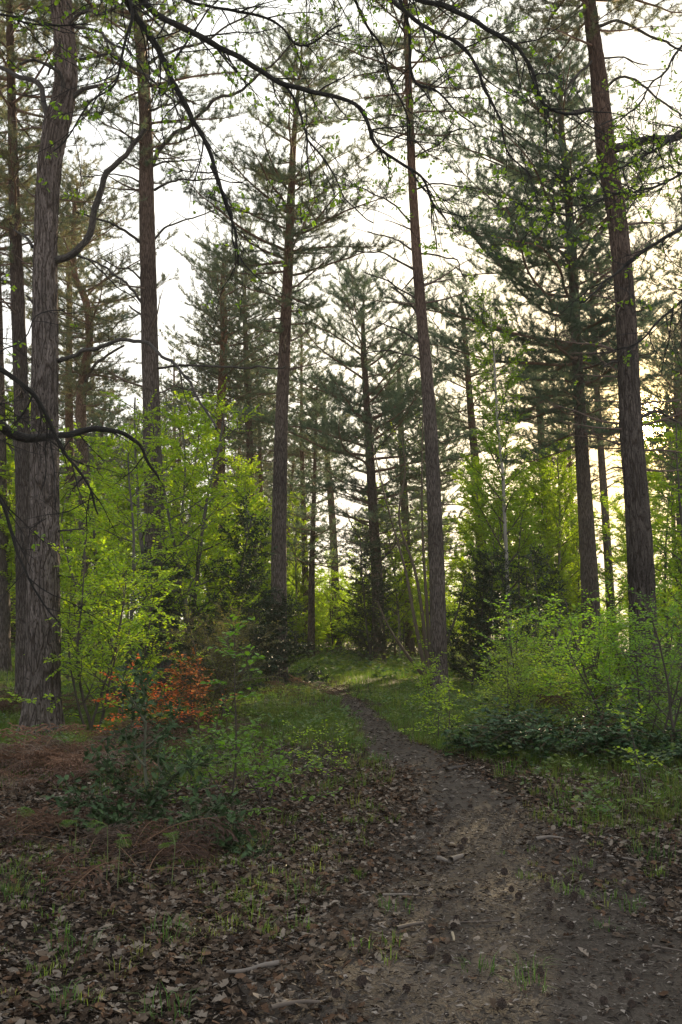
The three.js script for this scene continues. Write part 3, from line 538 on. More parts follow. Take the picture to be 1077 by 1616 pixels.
tracedPine({ seed: 6, d: 20, H: 20, label: 'massive dark pine on the right with the low sun beside its trunk', px: [[1017, 1120, 52], [1016, 1000, 48], [1011, 880, 46], [1003, 760, 42], [995, 660, 39], [989, 520, 37], [982, 420, 35], [972, 330, 35], [958, 250, 35], [950, 170, 32], [944, 110, 29], [936, 50, 26], [928, -10, 24]], red: 0.5, amp: 0.03, sides: 40, step: 0.07, tone: 0.75, slim: 0.86, old: true, tile: 1.1, flare: 0.5,
  limbs: [
    [[[962, 238], [985, 230], [1010, 227], [1045, 220], [1085, 212], [1150, 190], [1230, 150]], 19, 12, -1.5, 0.6], [[[944, 42], [965, 36], [972, 34], [1020, 52], [1060, 72], [1110, 100]], 7, 4, 0.5, 1], [[[955, 140], [975, 124], [1000, 126], [1025, 142], [1060, 172], [1100, 200]], 6, 3, -1, 1], [[[950, 92], [975, 90], [1000, 96], [1024, 103]], 4, 2, 0, 1],
    [[[940, 172], [918, 172], [896, 182], [872, 176], [862, 168]], 7, 3, -0.8, 1.5], [[[940, 90], [925, 105], [905, 125], [890, 150]], 5, 3, -0.6, 1.2], [[[1000, 668], [1030, 650], [1052, 656], [1080, 674]], 6, 4, 0.6, 0.5], [[[984, 570], [966, 572], [952, 580]], 6, 3, 0, 1], [[[990, 740], [970, 738], [955, 745]], 4, 2, 0, 1],
  ], dead: { n: 26, h: [4.5, 12], len: 2.0, kids: 2 }, crown: { from: 13.5, to: 19.5, spread: 3.4, gold: 0.6 } });
tracedPine({ seed: 7, d: 28, H: 17.2, label: 'grey pine with a dense dark drooping crown, left of the massive dark pine', px: [[934, 1060, 37], [932, 940, 33], [926, 830, 29], [920, 730, 25], [914, 620, 21], [908, 500, 19], [902, 380, 17], [892, 260, 13], [884, 170, 9]], red: 0.15, amp: 0.018, sides: 26, slim: 0.84,
  crown: { from: 6.6, to: 17.0, spread: 4.3, bias: 0.4, gold: 0.05, skip: 0.16, low: -0.2, lift: 0.02, whorl: 0.55, count: 24, width: 0.0045 }, dead: { n: 6, h: [4, 7], len: 1.5 } });
tracedPine({ seed: 8, d: 38, H: 14.2, label: 'bushy dark pine standing right of the far end of the footpath', px: [[600, 1052, 24], [597, 940, 22], [590, 820, 19], [583, 700, 16], [577, 600, 12], [573, 500, 7]], red: 0.35, amp: 0.012, sides: 20, slim: 0.82,
  crown: { from: 4.5, to: 14, spread: 4.1, gold: 0.12, skip: 0.05, low: -0.1, whorl: 0.85, count: 18, width: 0.0065, needle: 0.105, gap: 0.22, shoot: 0.085 }, dead: { n: 12, h: [3.4, 6.5], len: 3.2, kids: 1.2 } });
tracedPine({ seed: 9, d: 42, H: 15.5, label: 'thin red-barked pine between the straight dark pine and the slender pine', px: [[334, 1020, 19], [336, 880, 17], [340, 780, 15], [347, 680, 14], [351, 600, 13], [354, 520, 11], [352, 440, 8]], red: 1.15, amp: 0.01, sides: 16,
  crown: { from: 10.4, to: 15.2, spread: 2.9, gold: 0.3, skip: 0.1, count: 18, width: 0.0065, needle: 0.105, gap: 0.22, shoot: 0.085 }, dead: { n: 12, h: [6, 10], len: 1.8 } });
tracedPine({ seed: 10, d: 44, H: 14.6, label: 'thin dark pine behind, right beside the red-barked pine', px: [[399, 1020, 16], [398, 880, 14], [396, 760, 12], [392, 640, 11], [388, 540, 8], [386, 460, 6]], red: 0.4, amp: 0.01, sides: 14,
  crown: { from: 9.4, to: 14.4, spread: 2.8, gold: 0.15, skip: 0.1, count: 18, width: 0.0065, needle: 0.105, gap: 0.22, shoot: 0.085 }, dead: { n: 10, h: [5, 9], len: 1.8 } });
tracedPine({ seed: 11, d: 36, H: 17, label: 'pine with an S-bent upper stem behind the thick left pine', px: [[132, 1030, 21], [134, 880, 19], [133, 760, 18], [128, 640, 17], [133, 590, 15], [141, 540, 13], [139, 490, 12], [130, 460, 11], [120, 440, 10], [116, 400, 9], [118, 330, 7]], red: 0.9, amp: 0.012, sides: 18,
  limbs: [[[[132, 612], [142, 590], [154, 572], [176, 556], [196, 545]], 7, 4, -1, 1], [[[140, 545], [165, 530], [195, 505], [225, 495]], 4, 2, 0, 1]], crown: { from: 9.5, to: 16.8, spread: 3.1, gold: 0.65, skip: 0.1, count: 18, width: 0.0065, needle: 0.105, gap: 0.22, shoot: 0.085 }, dead: { n: 8, h: [7, 11], len: 2 } });
tracedPine({ seed: 12, d: 40, H: 16.4, label: 'slim straight orange-barked pine behind the thick left pine', px: [[115, 1020, 16], [113, 900, 15], [111, 760, 14], [109, 600, 12], [110, 480, 9], [108, 380, 7]], red: 1.15, amp: 0.01, sides: 14,
  crown: { from: 9.8, to: 16.2, spread: 2.8, gold: 0.6, skip: 0.1, count: 18, width: 0.0065, needle: 0.105, gap: 0.22, shoot: 0.085 }, dead: { n: 6, h: [6, 10], len: 1.8 } });
tracedPine({ seed: 13, d: 26, H: 18, label: 'dark pine trunk at the left edge behind brown bracken', px: [[4, 1062, 26], [3, 940, 24], [1, 800, 21], [-1, 650, 18], [-4, 480, 15], [-8, 300, 11], [-12, 150, 8]], red: 0.5, amp: 0.016, sides: 22,
  crown: { from: 10, to: 17.6, spread: 2.9, gold: 0.6, skip: 0.1 }, dead: { n: 6, h: [5, 10], len: 1.8 } });
tracedPine({ seed: 14, d: 38, H: 15.6, label: 'slim dark pine trunk between the grey pine and the massive dark pine', px: [[968, 1030, 20], [962, 920, 18], [956, 820, 16], [948, 700, 14], [940, 580, 12], [934, 460, 9]], red: 0.5, amp: 0.012, sides: 16, slim: 0.75,
  crown: { from: 8.5, to: 15.4, spread: 2.8, gold: 0.2, count: 18, width: 0.0065, needle: 0.105, gap: 0.22, shoot: 0.085 }, dead: { n: 10, h: [4.5, 9], len: 1.8 } });
tracedPine({ seed: 15, d: 42, H: 14.6, label: 'thin pine behind the pale birch stem, right of the leaning pine', px: [[765, 1030, 17], [761, 900, 15], [755, 780, 14], [746, 680, 12], [737, 570, 9], [731, 500, 6]], red: 0.7, amp: 0.01, sides: 14,
  crown: { from: 9.2, to: 14.4, spread: 3.2, gold: 0.12, count: 18, width: 0.0065, needle: 0.105, gap: 0.22, shoot: 0.085 }, dead: { n: 10, h: [5, 9], len: 1.8 } });
tracedPine({ seed: 16, d: 46, H: 14.0, label: 'thin pine between the bushy dark pine and the leaning pine', px: [[648, 1020, 15], [643, 880, 13], [638, 780, 12], [633, 680, 10], [630, 600, 7]], red: 0.4, amp: 0.01, sides: 14,
  crown: { from: 7.8, to: 13.8, spread: 2.9, gold: 0.12, count: 18, width: 0.0065, needle: 0.105, gap: 0.22, shoot: 0.085 }, dead: { n: 8, h: [5, 8], len: 2 } });
tracedPine({ seed: 17, d: 50, H: 14.5, label: 'mossy green-tinged pine trunk between the birch and the grey pine', px: [[870, 1020, 17], [868, 900, 15], [862, 800, 14], [856, 720, 12], [850, 620, 9]], red: 0.2, amp: 0.01, sides: 14, tone: 0.9,
  crown: { from: 9.5, to: 14.3, spread: 2.8, gold: 0.2, count: 18, width: 0.0065, needle: 0.105, gap: 0.22, shoot: 0.085 }, dead: { n: 8, h: [5, 9], len: 2 } });
tracedPine({ seed: 18, d: 56, H: 14.5, label: 'faint forked pine at the far end of the footpath', px: [[532, 1010, 15], [528, 880, 12], [522, 780, 10], [515, 700, 8], [512, 650, 6]], red: 0.7, amp: 0.01, sides: 12,
  crown: { from: 9, to: 14.3, spread: 3, gold: 0.4, count: 18, width: 0.0065, needle: 0.105, gap: 0.22, shoot: 0.085 }, dead: { n: 10, h: [4, 9], len: 2.6 } });

tracedPine({ seed: 19, d: 45, H: 15.5, label: 'slim pine at the right edge beyond the massive dark pine', px: [[1080, 1030, 17], [1078, 900, 15], [1074, 800, 14], [1071, 700, 12], [1068, 600, 9]], red: 0.5, amp: 0.01, sides: 14,
  crown: { from: 7.2, to: 15.3, spread: 3, gold: 0.5, count: 18, width: 0.0065, needle: 0.105, gap: 0.22, shoot: 0.085 }, dead: { n: 8, h: [4, 8], len: 2 } });

// ------------------------------------------------------------------ pines deep in the wood
const taken = [];
// lanes along which the low sun gets through to a few sunlit spots
const lanes = [[0.15, -26, 2.2], [-2.4, -15.5, 2], [-1, -52, 3.2], [-9, -38, 2.4]], SX = SUN.x / Math.hypot(SUN.x, SUN.z), SZ = SUN.z / Math.hypot(SUN.x, SUN.z), RISE = SUN.y / Math.hypot(SUN.x, SUN.z);
const inLane = (p, low, high) => lanes.some(([x, z, w]) => { const s = (p.x - x) * SX + (p.z - z) * SZ, off = Math.abs((p.x - x) * SZ - (p.z - z) * SX); return off < w && s > 0.5 && s * RISE > low && s * RISE < high; });
{
  const protos = [];
  for (let k = 0; k < 4; k++) {
    const R = RNG(900 + k), H = [15.5, 14.2, 16.2, 13.2][k], P = wander(V(0, -0.2, 0), V(R.s() * 0.03, 1, R.s() * 0.03), H, 14, 0.018, 0.02, R), r0 = 0.2, rr = P.map((p, i) => r0 * (1 - 0.8 * i / 14));
    const t = thing('background_pine', 'slender pine among many deep in the hazy wood', 'pine', V(), 'slender pines deep in the wood'), g = wood();
    tube(g, P, rr, 10, { col: (q) => mul3(pineTint(q.y * 1.1, 0.8), 0.9), tile: 0.85 });
    const dead = 10; g.build('trunk', M.pineBark, t);
    const trunkAt = (h) => { const f = clamp(h / H * 14, 0, 13.99), i = Math.floor(f); return [P[i].clone().lerp(P[i + 1], f - i), lerp(rr[i], rr[i + 1], f - i)]; }, W = wood(), N = new Geo();
    pineCrown(W, N, trunkAt, { from: H * [0.55, 0.42, 0.6, 0.36][k], to: H - 0.3, spread: [2.7, 3, 2.9, 2.6][k], cone: k === 3, needle: 0.14, count: 13, width: 0.014, whorl: 0.8, gold: [0.35, 0.15, 0.5, 0.1][k], skip: 0.1, shoot: 0.16, gap: 0.3 }, R);
    for (let i = 0; i < dead; i++) { const [p, r] = trunkAt(R.r(3.5, H * 0.6)), a = R() * 6.28; deadBranch(W, p, V(Math.cos(a), R.r(0, 0.5), Math.sin(a)), R.r(0.8, 2), 0.02, R, undefined, 0.6); }
    const c = N.build('crown', M.needle, t); W.build('boughs', M.wood, c); protos.push(t);
  }
  const R = RNG(42); let n = 0;
  for (let i = 0; i < 4000 && n < 76; i++) {
    const d = 44 + 52 * R(), px = R.r(-120, 1200), p = at(px, 990, d); p.y = gy(p.x, p.z) - 0.05;
    if (taken.some((q) => q.distanceTo(p) < 4.2)) continue;
    if (Math.abs(px - 540) < 34) continue;           // the low bright gap at the end of the path
    if (px > 995 && px < 1045 && d < 60) continue;
    if (px > 455 && (d > 56 || (px < 640 && R() < 0.75))) continue;
    if (px > 600 && p.x > -50 && taken.filter((q) => q.x / -q.z > 0.05).length > 12) continue;
    if (inLane(p, 5, 16)) continue;
    taken.push(p.clone());
    const k = Math.floor(R() * 4), s = R.r(0.82, 1.12), a = R() * 6.28;
    if (n < 4) { const t = protos[n]; t.position.copy(p); t.rotation.y = a; t.scale.setScalar(s); } else dup(protos[k], p, a, s);
    n++;
  }
}

// ------------------------------------------------------------------ young trees of the understorey, far and middle distance
{
  const protos = [];
  for (let k = 0; k < 4; k++) {
    const birch = k % 2 === 1;
    protos.push(broadleaf('young_tree', birch ? 'young birch in fresh leaf, part of the far green understorey' : 'young beech in fresh leaf, part of the far green understorey', 'tree', V(), birch ? 'birch' : 'beech', { seed: 700 + k, ref: birch ? [7.5, 1.8, 0.7] : [6.5, 2.1, 0.72], leaf: birch ? { L: 0.095, n: 36 } : { L: 0.1, n: 30 } }, birch ? 'young birches of the far understorey' : 'young beeches of the far understorey'));
  }
  const R = RNG(61), here = []; let n = 0;
  for (let i = 0; i < 4000 && n < 104; i++) {
    const d = n < 40 ? 24 + 22 * R() : 40 + 40 * R(), px = R.r(-120, 1200), p = at(px, 990, d); p.y = gy(p.x, p.z) - 0.05;
    if (here.some((q) => q.distanceTo(p) < 2.2)) continue;
    if (px > 400 && px < 625 && d < 44) continue;
    if (n >= 70 && (px < 330 || px > 700 || d < 46)) continue;
    if (px > 880 && px < 1080 && d < 34) continue;
    if (inLane(p, -1, 7.5) || (px > 600 && d > 42)) continue;
    here.push(p.clone());
    const k = Math.floor(R() * 4), s = R.r(0.62, 1.1) * (px < 420 ? 1.12 : 0.95), a = R() * 6.28;
    if (n < 4) { const t = protos[n]; t.position.copy(p); t.rotation.y = a; t.scale.setScalar(s); } else dup(protos[k], p, a, s);
    n++;
  }
}

{ // young trees beyond the far end of the path
  const R = RNG(69);
  [[470, 50], [503, 57], [532, 63], [566, 56], [592, 60], [446, 47], [520, 70], [550, 74], [754, 36], [784, 33], [838, 36], [900, 40], [1048, 32], [640, 43], [972, 34], [800, 42], [868, 34], [704, 49], [650, 52], [1000, 45], [900, 47], [740, 50]].forEach(([px, d]) => { const p = at(px, 990, d); p.y = gy(p.x, p.z); const src = scene.getObjectByName('young_tree' + (px > 640 ? ['_001', '_003', '_001', ''] : ['', '_002', '', '_002'])[Math.floor(R() * 4)]); dup(src, p, R() * 6, R.r(0.6, 0.8) * (px === 972 ? 1.2 : px > 640 ? 1.35 : 1), 'young_tree'); });
}
[[1088, 40, 0.95], [1120, 34, 1]].forEach(([px, d, s], i) => { const p = at(px, 990, d); p.y = gy(p.x, p.z); dup(scene.getObjectByName('background_pine' + ['', '_002', '_001'][i]), p, i * 2, s, 'background_pine'); });
{ // low shrubs that close the view between the far trunks
  const R = RNG(67), here = []; let proto = [], n = 0;
  for (let k = 0; k < 2; k++) proto.push(broadleaf('far_shrub', 'low green shrub closing the view between the far trunks', 'shrub', V(), 'sapling', { seed: 760 + k, ref: [2.6, 1.2, 0.5], stems: 5, splay: 0.4, foot: 0.5, leaf: { L: 0.1, n: 11 } }, 'low green shrubs between the far trunks'));
  for (let i = 0; i < 3000 && n < 56; i++) {
    const d = 42 + 36 * R(), px = R.r(-60, 1140), p = at(px, 990, d); p.y = gy(p.x, p.z) - 0.05;
    if (here.some((q) => q.distanceTo(p) < 1.6) || inLane(p, -1, 2.5)) continue;
    here.push(p.clone()); const s = R.r(0.7, 1.3), a = R() * 6.28;
    if (n < 2) { const t = proto[n]; t.position.copy(p); t.rotation.y = a; t.scale.setScalar(s); } else dup(proto[n % 2], p, a, s);
    n++;
  }
  for (const [px, d, s] of [[512, 56, 1.1], [538, 62, 1.3], [560, 66, 1.4], [486, 58, 1.2], [620, 60, 1.4], [660, 58, 1.3], [716, 56, 1.5], [745, 60, 1.5]]) { const p = at(px, 990, d); p.y = gy(p.x, p.z) - 0.05; dup(proto[px % 2], p, px, s); }
  for (let i = 0; i < 14; i++) { const px = 430 + 260 * ((i * 0.618) % 1), d = Math.abs(px - 525) < 50 ? R.r(60, 70) : R.r(46, 62), p = at(px, 990, d); p.y = gy(p.x, p.z) - 0.05; dup(proto[i % 2], p, R() * 6.28, R.r(1.1, 1.8)); }
}

// ------------------------------------------------------------------ young trees, hollies and shrubs that can be told apart
const foot = (px, py, d) => { const p = d ? at(px, py, d) : ground(px, py); p.y = top(p.x, p.z) - 0.03; return p; };
broadleaf('young_beech', 'leafy young beech with a forked dark stem before the straight dark pine', 'tree', foot(254, 1000, 19), 'beech', { seed: 31, ref: [6.3, 1.7, 0.6], kids: [20, 14] });
broadleaf('young_beech', 'bright green young beech just right of the thick left pine', 'tree', foot(190, 1100, 17), 'beech', { seed: 32, ref: [4.6, 1.6, 0.6], kids: [18, 14], leaf: { L: 0.066 } });
broadleaf('young_beech', 'young beech with leaning stems right of the straight dark pine', 'tree', foot(292, 1000, 21), 'beech', { seed: 33, ref: [6.2, 2, 0.65], leanTo: V(0.16, 0, 0), stems: 2, splay: 0.14 });
broadleaf('green_shrub', 'green leafy shrub at the foot of the thick left pine', 'shrub', foot(140, 1140, 14.5), 'sapling', { seed: 34, ref: [2.7, 1.05, 0.4], stems: 4, splay: 0.35, leaf: { L: 0.062 } });
broadleaf('green_shrub', 'green leafy shrub behind the copper-leaved bush', 'shrub', foot(205, 1090, 16), 'sapling', { seed: 35, ref: [3.2, 1.1, 0.4], stems: 4, splay: 0.3, leaf: { L: 0.06 } });
broadleaf('birch_tree', 'slender pale-stemmed birch with a light green crown, right of the leaning pine', 'birch', foot(804, 1045, 25), 'birch', { seed: 36, ref: [9.2, 1.9, 0.62], leaf: { L: 0.07, n: 32, c: [0.19, 0.34, 0.012], c2: [0.27, 0.4, 0.012] }, r: 0.06, leanTo: V(0.03, 0, 0), bark: [0.3, 0.28, 0.25] });
broadleaf('birch_tree', 'small birch behind the right shrubs, near the mossy trunk', 'birch', foot(880, 1040, 30), 'birch', { seed: 37, ref: [6.4, 1.7, 0.6], kids: [34, 16], leaf: { L: 0.07, n: 40 } });
broadleaf('birch_tree', 'birch at the right edge behind the massive dark pine', 'birch', foot(1075, 1060, 27), 'birch', { seed: 38, ref: [8, 1.9, 0.6], kids: [32, 14], leaf: { c: [0.08, 0.19, 0.02], c2: [0.12, 0.24, 0.02] } });
broadleaf('birch_tree', 'birch in fresh leaf between the leaning pine and the pale birch', 'birch', foot(772, 1030, 31), 'birch', { seed: 39, ref: [7, 1.7, 0.6], kids: [34, 16], leaf: { L: 0.07, n: 40 } });
{ // hazel-like clump of bare curving stems
  const p = foot(676, 1064, 25), t = thing('stem_clump', 'clump of thin bare stems fanning up left of the leaning pine', 'shrub', p), rows = [[[672, 1064], [655, 980], [640, 900], [612, 800], [588, 700]], [[676, 1064], [668, 980], [655, 900], [630, 820], [640, 740], [634, 690]], [[680, 1064], [674, 960], [668, 860], [666, 760], [668, 640]], [[684, 1066], [690, 960], [694, 860], [700, 780]], [[668, 1066], [640, 1030], [614, 990], [596, 950]], [[686, 1064], [706, 1010], [724, 960], [734, 910]]];
  const R = RNG(63), N = new Geo(p);
  rows.forEach((r, k) => { const W = wood(p), [q, rr] = spline(r.map(([x, y], i) => [at(x, y, 25 + k * 0.12), lerp(0.055, 0.012, i / (r.length - 1))]), 0.3); tube(W, q, rr, 7, { col: () => [0.09, 0.07, 0.05] });
    for (let i = 0; i < 9; i++) { const j = clamp(Math.floor(R.r(0.3, 1) * q.length), 1, q.length - 2), pth = wander(q[j], V(R.s(), 0.7, R.s()), R.r(0.5, 1.3), 4, 0.15, 0.02, R); tube(W, pth, radii(0.008, 0.002, 5), 4, { col: () => [0.07, 0.055, 0.04] }); leavesOn(N, pth, { n: 14, L: 0.05, w: 0.7, c: FRESH, c2: LIME, kind: 0 }, R); }
    W.build('stem', M.wood, t); });
  N.build('leaves', M.leaf, t);
}
const holly = (label, p, o) => broadleaf('holly_bush', label, 'holly', p, 'holly', { ...o }, undefined);
holly('large dark holly between the straight dark pine and the slender pine', foot(342, 1060, 20), { seed: 41, ref: [3.8, 1.35, 0.4], kids: [44, 16], mat: M.holly });
holly('dark holly wrapped round the foot of the slender pine left of the footpath', foot(425, 1080, 23.5), { seed: 42, ref: [2.6, 1.2, 0.38], kids: [34, 14], mat: M.holly, stems: 2, splay: 0.2 });
holly('dark holly around the foot of the bushy dark pine', foot(590, 1056, 34), { seed: 43, ref: [4.6, 1.6, 0.5], kids: [36, 14], mat: M.holly, stems: 2, splay: 0.15, leaf: { L: 0.075 } });
holly('dark dense holly just right of the leaning pine', foot(752, 1085, 23), { seed: 44, ref: [3.2, 1.2, 0.4], kids: [38, 15], mat: M.holly, stems: 2, splay: 0.15 });
holly('dark holly behind the right shrubs, beside the pale birch stem', foot(860, 1080, 21), { seed: 45, ref: [3, 1.2, 0.4], kids: [36, 14], mat: M.holly });
holly('dark holly behind the green shrub, left of the large holly', foot(262, 1075, 19), { seed: 46, ref: [2.8, 1.2, 0.4], kids: [34, 14], mat: M.holly });
// copper-leaved bush: last year's leaves still on the twigs
broadleaf('copper_bush', 'bush with copper-orange dry leaves glowing behind the foreground holly', 'shrub', foot(300, 1125, 15), 'sapling', { seed: 51, ref: [1.1, 0.62, 0.28], stems: 3, splay: 0.5, foot: 0.4, mat: M.dry, leaf: { L: 0.06, n: 5, c: [0.52, 0.19, 0.04], c2: [0.36, 0.11, 0.03] } });
broadleaf('copper_bush', 'smaller copper-leaved bush, left of the larger one', 'shrub', foot(238, 1135, 14), 'sapling', { seed: 52, ref: [1.0, 0.6, 0.28], stems: 2, splay: 0.5, foot: 0.2, mat: M.dry, leaf: { L: 0.05, n: 6, c: [0.7, 0.15, 0.02], c2: [0.5, 0.1, 0.02] } });
broadleaf('golden_bush', 'low bush with small yellowish leaves around the copper bush', 'shrub', foot(330, 1120, 15.8), 'sapling', { seed: 53, ref: [1.8, 0.8, 0.34], kids: [14, 8], stems: 7, splay: 0.45, foot: 0.5, leaf: { L: 0.04, n: 18, c: [0.14, 0.13, 0.03], c2: [0.09, 0.1, 0.03] } });
// slim sapling by the path's left side
broadleaf('sapling', 'slim sapling with large fresh leaves beside the foreground holly', 'sapling', foot(366, 1300, 8.3), 'sapling', { seed: 54, ref: [1.55, 0.42, 0.2], kids: [13, 4], r: 0.009, leaf: { L: 0.058, n: 6, kind: 1, c: [0.1, 0.24, 0.012], c2: [0.16, 0.31, 0.012] }, leanTo: V(0.1, 0, 0) });
broadleaf('sapling', 'low sapling with arching twigs right of the slim sapling', 'sapling', foot(398, 1290, 8.6), 'sapling', { seed: 55, ref: [0.75, 0.55, 0.22], kids: [10, 4], stems: 3, splay: 0.6, r: 0.007, leaf: { L: 0.05, n: 6, c: [0.1, 0.22, 0.014], c2: [0.15, 0.27, 0.014] } });
broadleaf('sapling', 'tiny green sapling in the grass left of the footpath', 'sapling', foot(505, 1235), 'sapling', { seed: 56, ref: [0.6, 0.3, 0.15], kids: [9, 4], stems: 2, splay: 0.3, r: 0.005, leaf: { L: 0.035, n: 6 } });
broadleaf('sapling', 'small crooked sapling on the right bank of the footpath', 'sapling', foot(703, 1172), 'sapling', { seed: 57, ref: [0.85, 0.5, 0.22], kids: [10, 4], stems: 2, splay: 0.3, r: 0.009, leaf: { L: 0.045, n: 7 } });
broadleaf('sapling', 'leafy sapling at the foot of the leaning pine', 'sapling', foot(676, 1118), 'sapling', { seed: 58, ref: [1.1, 0.5, 0.24], kids: [10, 4], stems: 3, splay: 0.3, r: 0.008, leaf: { L: 0.055, n: 7 } });
broadleaf('sapling', 'thin sapling with few leaves before the bramble mound', 'sapling', foot(1018, 1250), 'sapling', { seed: 59, ref: [0.95, 0.3, 0.16], kids: [7, 3], r: 0.007, leaf: { L: 0.05, n: 5 } });
// the big leafy shrubs on the right
broadleaf('green_shrub', 'broad bright green shrub before the grey pine, right of the footpath', 'shrub', foot(905, 1150, 14.2), 'sapling', { seed: 71, ref: [1.9, 1.1, 0.42], stems: 7, splay: 0.55, foot: 0.5, kids: [13, 6], leaf: { L: 0.055, n: 11, c: [0.15, 0.33, 0.012], c2: [0.26, 0.42, 0.012] } });
broadleaf('green_shrub', 'bright green shrub at the foot of the massive dark pine', 'shrub', foot(1005, 1160, 13.4), 'sapling', { seed: 72, ref: [2.0, 1.1, 0.42], stems: 6, splay: 0.5, foot: 0.5, kids: [13, 6], leaf: { L: 0.056, n: 12, c: [0.16, 0.33, 0.012], c2: [0.24, 0.40, 0.012] } });
broadleaf('green_shrub', 'rounded yellow-green shrub on the footpath side of the bramble mound', 'shrub', foot(826, 1165, 13.4), 'sapling', { seed: 73, ref: [1.2, 0.75, 0.32], stems: 7, splay: 0.55, foot: 0.3, kids: [11, 6], leaf: { L: 0.042, n: 11, c: [0.15, 0.25, 0.025] } });
broadleaf('green_shrub', 'tall loose shrub at the right edge beyond the bramble mound', 'shrub', foot(1080, 1190, 12), 'sapling', { seed: 74, ref: [2.1, 1.0, 0.4], stems: 4, splay: 0.35, foot: 0.4, kids: [12, 5], leaf: { L: 0.05, n: 9, c: [0.1, 0.24, 0.016], c2: [0.16, 0.3, 0.016] } });
broadleaf('green_shrub', 'green shrub behind the broad shrub, under the pale birch', 'shrub', foot(840, 1120, 18), 'sapling', { seed: 75, ref: [1.9, 1, 0.4], stems: 5, splay: 0.5, foot: 0.4, leaf: { L: 0.055, n: 10 } });
{ // bramble mound: arching canes with dark leaves in threes
  const make = (label, p, n, rx, h, seed) => {
    const t = thing('bramble', label, 'bramble', p), W = wood(p), N = new Geo(p), R = RNG(seed);
    for (let i = 0; i < n; i++) {
      const a = R() * 6.28, r = Math.sqrt(R()) * rx * 0.6, b = V(p.x + Math.cos(a) * r, 0, p.z + Math.sin(a) * r * 0.7); b.y = gy(b.x, b.z);
      const q = wander(b, V(Math.cos(a) * 0.55, 1.0, Math.sin(a) * 0.55), h * R.r(1.1, 2.0), 12, 0.12, -0.15, R); for (const v of q) v.y = Math.max(v.y, gy(v.x, v.z) + 0.03);
      tube(W, q, radii(0.005, 0.002, 13), 4, { col: () => [0.09, 0.05, 0.035] });
      for (let k = 1; k < 13; k++) for (let j = 0; j < 2; j++) {
        const d = V(R.s(), R.r(-0.1, 0.6), R.s()).normalize(), o = q[k].clone().addScaledVector(d, 0.04), c = mul3(mix3([0.026, 0.064, 0.026], [0.06, 0.12, 0.03], R() ** 2), R.r(0.8, 1.25));
        for (const f of [-0.9, 0, 0.9]) { const dd = V(d.x * Math.cos(f) - d.z * Math.sin(f), d.y - 0.25, d.x * Math.sin(f) + d.z * Math.cos(f)).normalize(); leaf(N, o, dd, V(R.s() * 0.5, 1, R.s() * 0.5).normalize(), R.r(0.045, 0.075), 0.04, c, 1); }
      }
    }
    W.build('canes', M.wood, t); N.build('leaves', M.bramble, t); return t;
  };
  M.bramble = leafy('bramble leaf', 0.25, 0.5);
  make('dark bramble mound under the broad green shrub, right of the footpath', foot(885, 1190), 80, 0.9, 0.55, 81);
  make('low dark bramble at the right edge, in front of the loose shrub', foot(1060, 1200), 30, 0.7, 0.35, 82);
  make('low bramble patch trailing towards the footpath, left end of the mound', foot(775, 1188), 26, 0.5, 0.22, 83);
}
// ------------------------------------------------------------------ bracken: dead brown heaps and young green fronds
function frond(W, N, p, d, len, arch, c, R, fresh) {
  const q = wander(p, d, len, 10, 0.08, arch, R);
  for (const v of q) v.y = Math.max(v.y, gy(v.x, v.z) + 0.01);
  tube(W, q, radii(0.0035, 0.0012, 11), 3, { col: () => fresh ? [0.09, 0.12, 0.04] : [0.16, 0.09, 0.05] });
  for (let k = 2; k < 10; k++) for (const s of [-1, 1]) for (let h = 0; h < 2; h++) {
    const D = q[k + 1 > 10 ? 10 : k + 1].clone().sub(q[k - 1]).normalize(), S = V().crossVectors(D, UP).normalize().multiplyScalar(s), L = len * 0.3 * Math.sin((k - 0.5) / 10 * Math.PI) * R.r(0.6, 1.1) + 0.02, e = S.addScaledVector(D, 0.4).add(V(0, fresh ? 0.05 : R.r(-0.8, 0.3), 0)).normalize(), b = q[k].clone().lerp(q[Math.min(10, k + 1)], h * 0.5);
    const cc = mul3(c, R.r(0.6, 1.3)), m = 5;
    for (let j = 0; j < m; j++) { const o = b.clone().addScaledVector(e, L * j / m), f = D.clone().multiplyScalar(0.8 * (j % 2 ? 1 : -0.3)).add(e).add(V(0, R.s() * 0.6, 0)).normalize(); leaf(N, o, f, V(R.s(), 1, R.s()).normalize(), L * 0.3, L * 0.085, cc, 0); }
  }
}
function bracken(label, p, n, rx, h, seed, tones) {
  const t = thing('bracken', label, 'bracken', p), W = wood(p), N = new Geo(p), R = RNG(seed);
  for (let i = 0; i < n; i++) { const a = R() * 6.28, r = Math.sqrt(R()) * rx, b = V(p.x + Math.cos(a) * r, 0, p.z + Math.sin(a) * r * 0.8); b.y = gy(b.x, b.z) + h * R() * (1 - r / rx); const b2 = R() * 6.28; frond(W, N, b, V(Math.cos(b2), R.r(0.1, 0.9), Math.sin(b2)), R.r(0.4, 0.85), -0.1, tones[Math.floor(R() * tones.length)], R, false); }
  W.build('stalks', M.wood, t); N.build('fronds', M.dry, t);
}
const BROWN = [[0.1, 0.056, 0.036], [0.07, 0.042, 0.03], [0.125, 0.072, 0.046], [0.1, 0.073, 0.055]];
bracken('heap of red-brown dead bracken in front of the thick left pine', foot(48, 1225), 110, 1.0, 0.38, 91, BROWN.map((c) => mul3(c, 1.7)));
bracken('dead brown bracken at the left edge behind the heap', foot(10, 1120), 70, 1.1, 0.45, 92, BROWN);
bracken('flattened brown bracken under the foreground holly', foot(240, 1358), 26, 0.5, 0.12, 93, BROWN);
bracken('flattened brown bracken patch at the left edge, on the leaf litter', foot(10, 1325), 20, 0.5, 0.1, 94, BROWN);
bracken('dead bracken between the bracken heap and the foreground holly', foot(160, 1200), 44, 0.8, 0.25, 95, BROWN);
